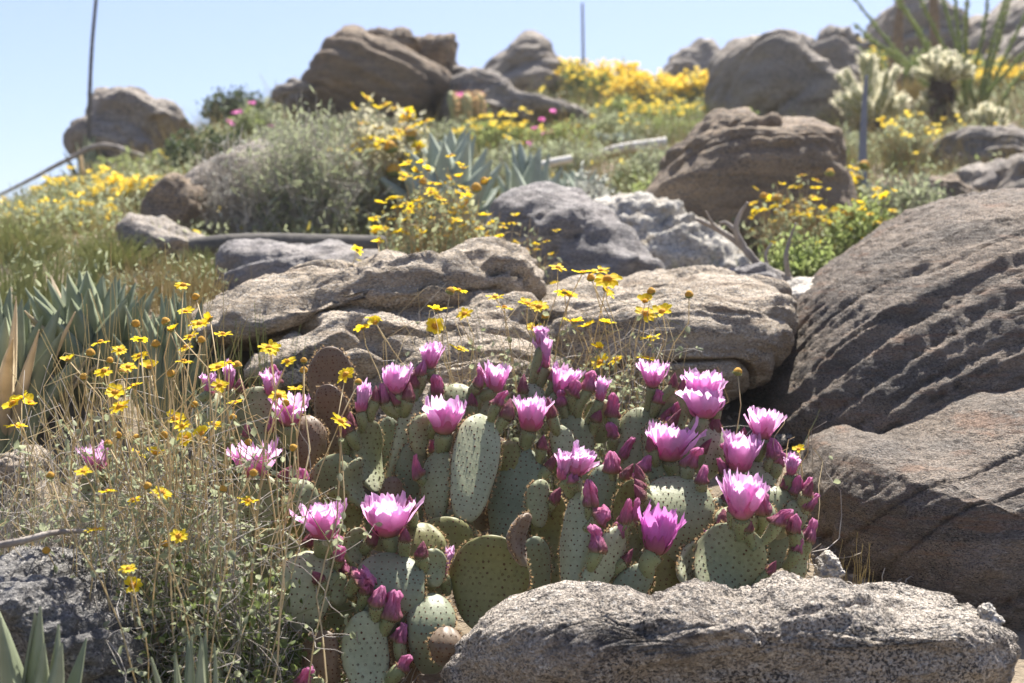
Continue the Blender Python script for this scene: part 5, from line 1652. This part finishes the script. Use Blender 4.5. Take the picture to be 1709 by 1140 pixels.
def hedgehog(label, px, top, Y, n, jl, seed):
    g = np.random.default_rng(seed)
    b = W(px, top, Y) - np.array([0, 0, jl])
    root = empty('hedgehog_cactus', b, label, 'cactus')
    for k in range(n):
        p = b + np.array([g.uniform(-.5, .5) * n * .034, g.uniform(-.1, .1), -.12])
        mb = MB()
        t = np.linspace(0, 1, 9)
        h = jl * g.uniform(.75, 1) + .12
        tubes(mb, (p + t[:, None] * np.array([g.normal(0, .03), 0, h]))[None], (.030 * np.sqrt(np.clip(1 - (2 * t - 1) ** 6, .05, 1)))[None], 12, 0)
        ns = 260
        a = g.uniform(0, 2 * PI, ns)
        z = g.uniform(0, 1, ns)
        D = np.stack([np.cos(a), np.sin(a), g.normal(0, .4, ns)], 1)
        Q = p + np.stack([np.cos(a) * .028, np.sin(a) * .028, z * h], 1)
        leaves(mb, Q, D, .032, .005, 1, .1, g)
        o = mb.build('column', [M['cholla_core'], M['hedge_spine']], root)
        if k % 3 == 0:
            fm = MB()
            az = g.uniform(0, 2 * PI, 12)
            leaves(fm, np.repeat((p + np.array([0, 0, h]))[None], 12, 0), np.stack([np.cos(az), np.sin(az), np.full(12, .8)], 1), .045, .025, 0, .1, g)
            fm.build('flower', [M['flower_pink']], o)


hedgehog('tan spined hedgehog cactus with pink flowers on the skyline outcrop', 797, 152, 8.1, 6, .13, 95)
bush('shrub', 'small shrub with pink blossoms beside the dark round skyline shrub', 'shrub', 412, 176, 7.5, 80, ('stem_green', 70, .0018), ('leaf_lime', 400, .025, .010), ('flower_pink', 6, .040), 'dome')

# ------------------------------------------------------------------ uncountable ground cover
def cover(name, label, cat, n, mat, hgt, rad, seed, yr, leafy=False):
    g = np.random.default_rng(seed)
    Y = yr[0] * (yr[1] / yr[0]) ** g.uniform(0, 1, n * 3)
    X = g.uniform(-.48, .48, n * 3) * Y
    keep = vnoise(np.stack([X * 1.4, Y * 1.1, 0 * X + seed], 1), seed) > g.uniform(-.5, .35, n * 3)
    X, Y = X[keep][:n], Y[keep][:n]
    P0 = np.stack([X, Y, tz(X, Y) - .01], 1)
    mb = MB()
    if leafy:
        D = unit(g.normal(0, .7, (len(X), 3)) + np.array([0, 0, .7]))
        P0[:, 2] += g.uniform(0, hgt, len(X))
        s = rad * g.uniform(.6, 1.3, len(X)) * np.clip(Y / 5, .5, 2)
        leaves(mb, P0, D, s, s * .45, 0, .2, g)
    else:
        h = hgt * g.uniform(.4, 1.2, len(X)) * np.clip(Y / 5, .6, 1.6)
        P1 = P0 + np.stack([g.normal(0, .35, len(X)) * h, g.normal(0, .35, len(X)) * h, h], 1)
        tubes(mb, strands(P0, P1, 5, .1, .03, .2, g), np.linspace(1, .3, 5)[None] * rad * np.clip(Y / 5, .6, 2)[:, None], 3, 0)
    o = mb.build(name, M[mat], origin=(0, 5, 0))
    tag(o, label, cat, None, 'stuff')


cover('dry_grass', 'straw coloured dry grass scattered over the slope', 'grass', 15000, 'grass_tan', .14, .0016, 101, (3.0, 18))
cover('green_grass', 'green grass scattered over the slope', 'grass', 15000, 'grass_green', .14, .0016, 102, (3.0, 18))
cover('low_scrub_foliage', 'low grey green scrub covering the slope', 'scrub', 42000, 'leaf_gray', .13, .020, 103, (4.3, 20), True)
cover('low_green_foliage', 'low lime green scrub covering the slope', 'scrub', 12000, 'leaf_lime', .09, .020, 104, (4.3, 20), True)
cover('small_yellow_blossoms', 'small yellow blossoms dotted over the slope', 'flowers', 900, 'flower_far', .16, .035, 105, (4.5, 18), True)


def pebbles():
    g = np.random.default_rng(7)
    v, f = ico(2)
    mb = MB()
    for k in range(700):
        Y = 1.55 * (3.2 / 1.55) ** g.uniform()
        x = g.uniform(-.40, .40) * Y
        r = .0035 * (1 + g.exponential(1.2))
        z = float(tz(np.array([x]), np.array([Y]))[0])
        p = v * g.uniform(.6, 1.2, 3) * r * (1 + .18 * g.normal(0, 1, (len(v), 1)))
        mb.add(p + np.array([x, Y, z]), f, int(g.integers(2)))
    o = mb.build('gravel', [M['rock_slab'], M['rock_front']], origin=(0, 2, 0))
    tag(o, 'loose gravel on the soil between the rocks', 'gravel', None, 'stuff')


bush('shrub', 'shaded leafy undergrowth at the bottom, beneath the tangle of dry stems', 'shrub', 345, 900, 1.80, 330, ('stem_grey', 160, .0008), ('leaf_green', 2200, .012, .009), None, 'dome', base_r=.7, twigs=900)
bush('shrub', 'small leafy sprigs added to darken the soil below the lowest cactus pads', 'shrub', 500, 1010, 1.86, 190, ('stem_grey', 80, .0008), ('leaf_green', 700, .011, .008), None, 'dome', base_r=.7, twigs=260)  # sprigs added over sunlit soil so the ground reads as shaded
pebbles()


def litter():
    g = np.random.default_rng(17)
    n = 900
    Y = g.uniform(1.55, 2.35, n)
    X = g.uniform(-.40, .30, n) * Y
    P0 = np.stack([X, Y, tz(X, Y) + g.uniform(.002, .03, n)], 1)
    D = g.normal(0, 1, (n, 3)) * np.array([1, 1, .25])
    mb = MB()
    tubes(mb, strands(P0, P0 + unit(D) * g.uniform(.03, .12, (n, 1)), 5, .25, .08, .1, g), np.full((1, 5), .0009), 3, 0)
    leaves(mb, P0 + g.normal(0, .02, (n, 3)) * np.array([1, 1, 0]), D, .014, .007, 1, .3, g)
    o = mb.build('twig_litter', [M['stem_grey'], M['wood']], origin=(0, 2, 0))
    tag(o, 'dead twigs and leaves littering the soil under the plants', 'litter', None, 'stuff')


litter()


# thin volume added to veil the slope like lens glare
def glare_haze():
    mb = MB()
    x0, x1, y0, y1, z0, z1 = -14, 14, -1.5, 26, -6, 9
    v = [(x, y, z) for x in (x0, x1) for y in (y0, y1) for z in (z0, z1)]
    mb.add(v, [[0, 1, 3, 2], [4, 6, 7, 5], [0, 4, 5, 1], [2, 3, 7, 6], [0, 2, 6, 4], [1, 5, 7, 3]])
    m = bpy.data.materials.new('glare_haze')
    m.use_nodes = True
    nt = m.node_tree
    nt.nodes.remove(nt.nodes['Principled BSDF'])
    pv = node(nt, 'ShaderNodeVolumePrincipled', {'Density': .0022, 'Anisotropy': .45, 'Color': (.95, .96, 1, 1)})
    nt.links.new(pv.outputs[0], nt.nodes['Material Output'].inputs['Volume'])
    o = mb.build('glare_haze', m, smooth=False)
    o['kind'] = 'stuff'
    tag(o, 'added thin volume giving the slope a veil of glare', 'glare_haze')


glare_haze()
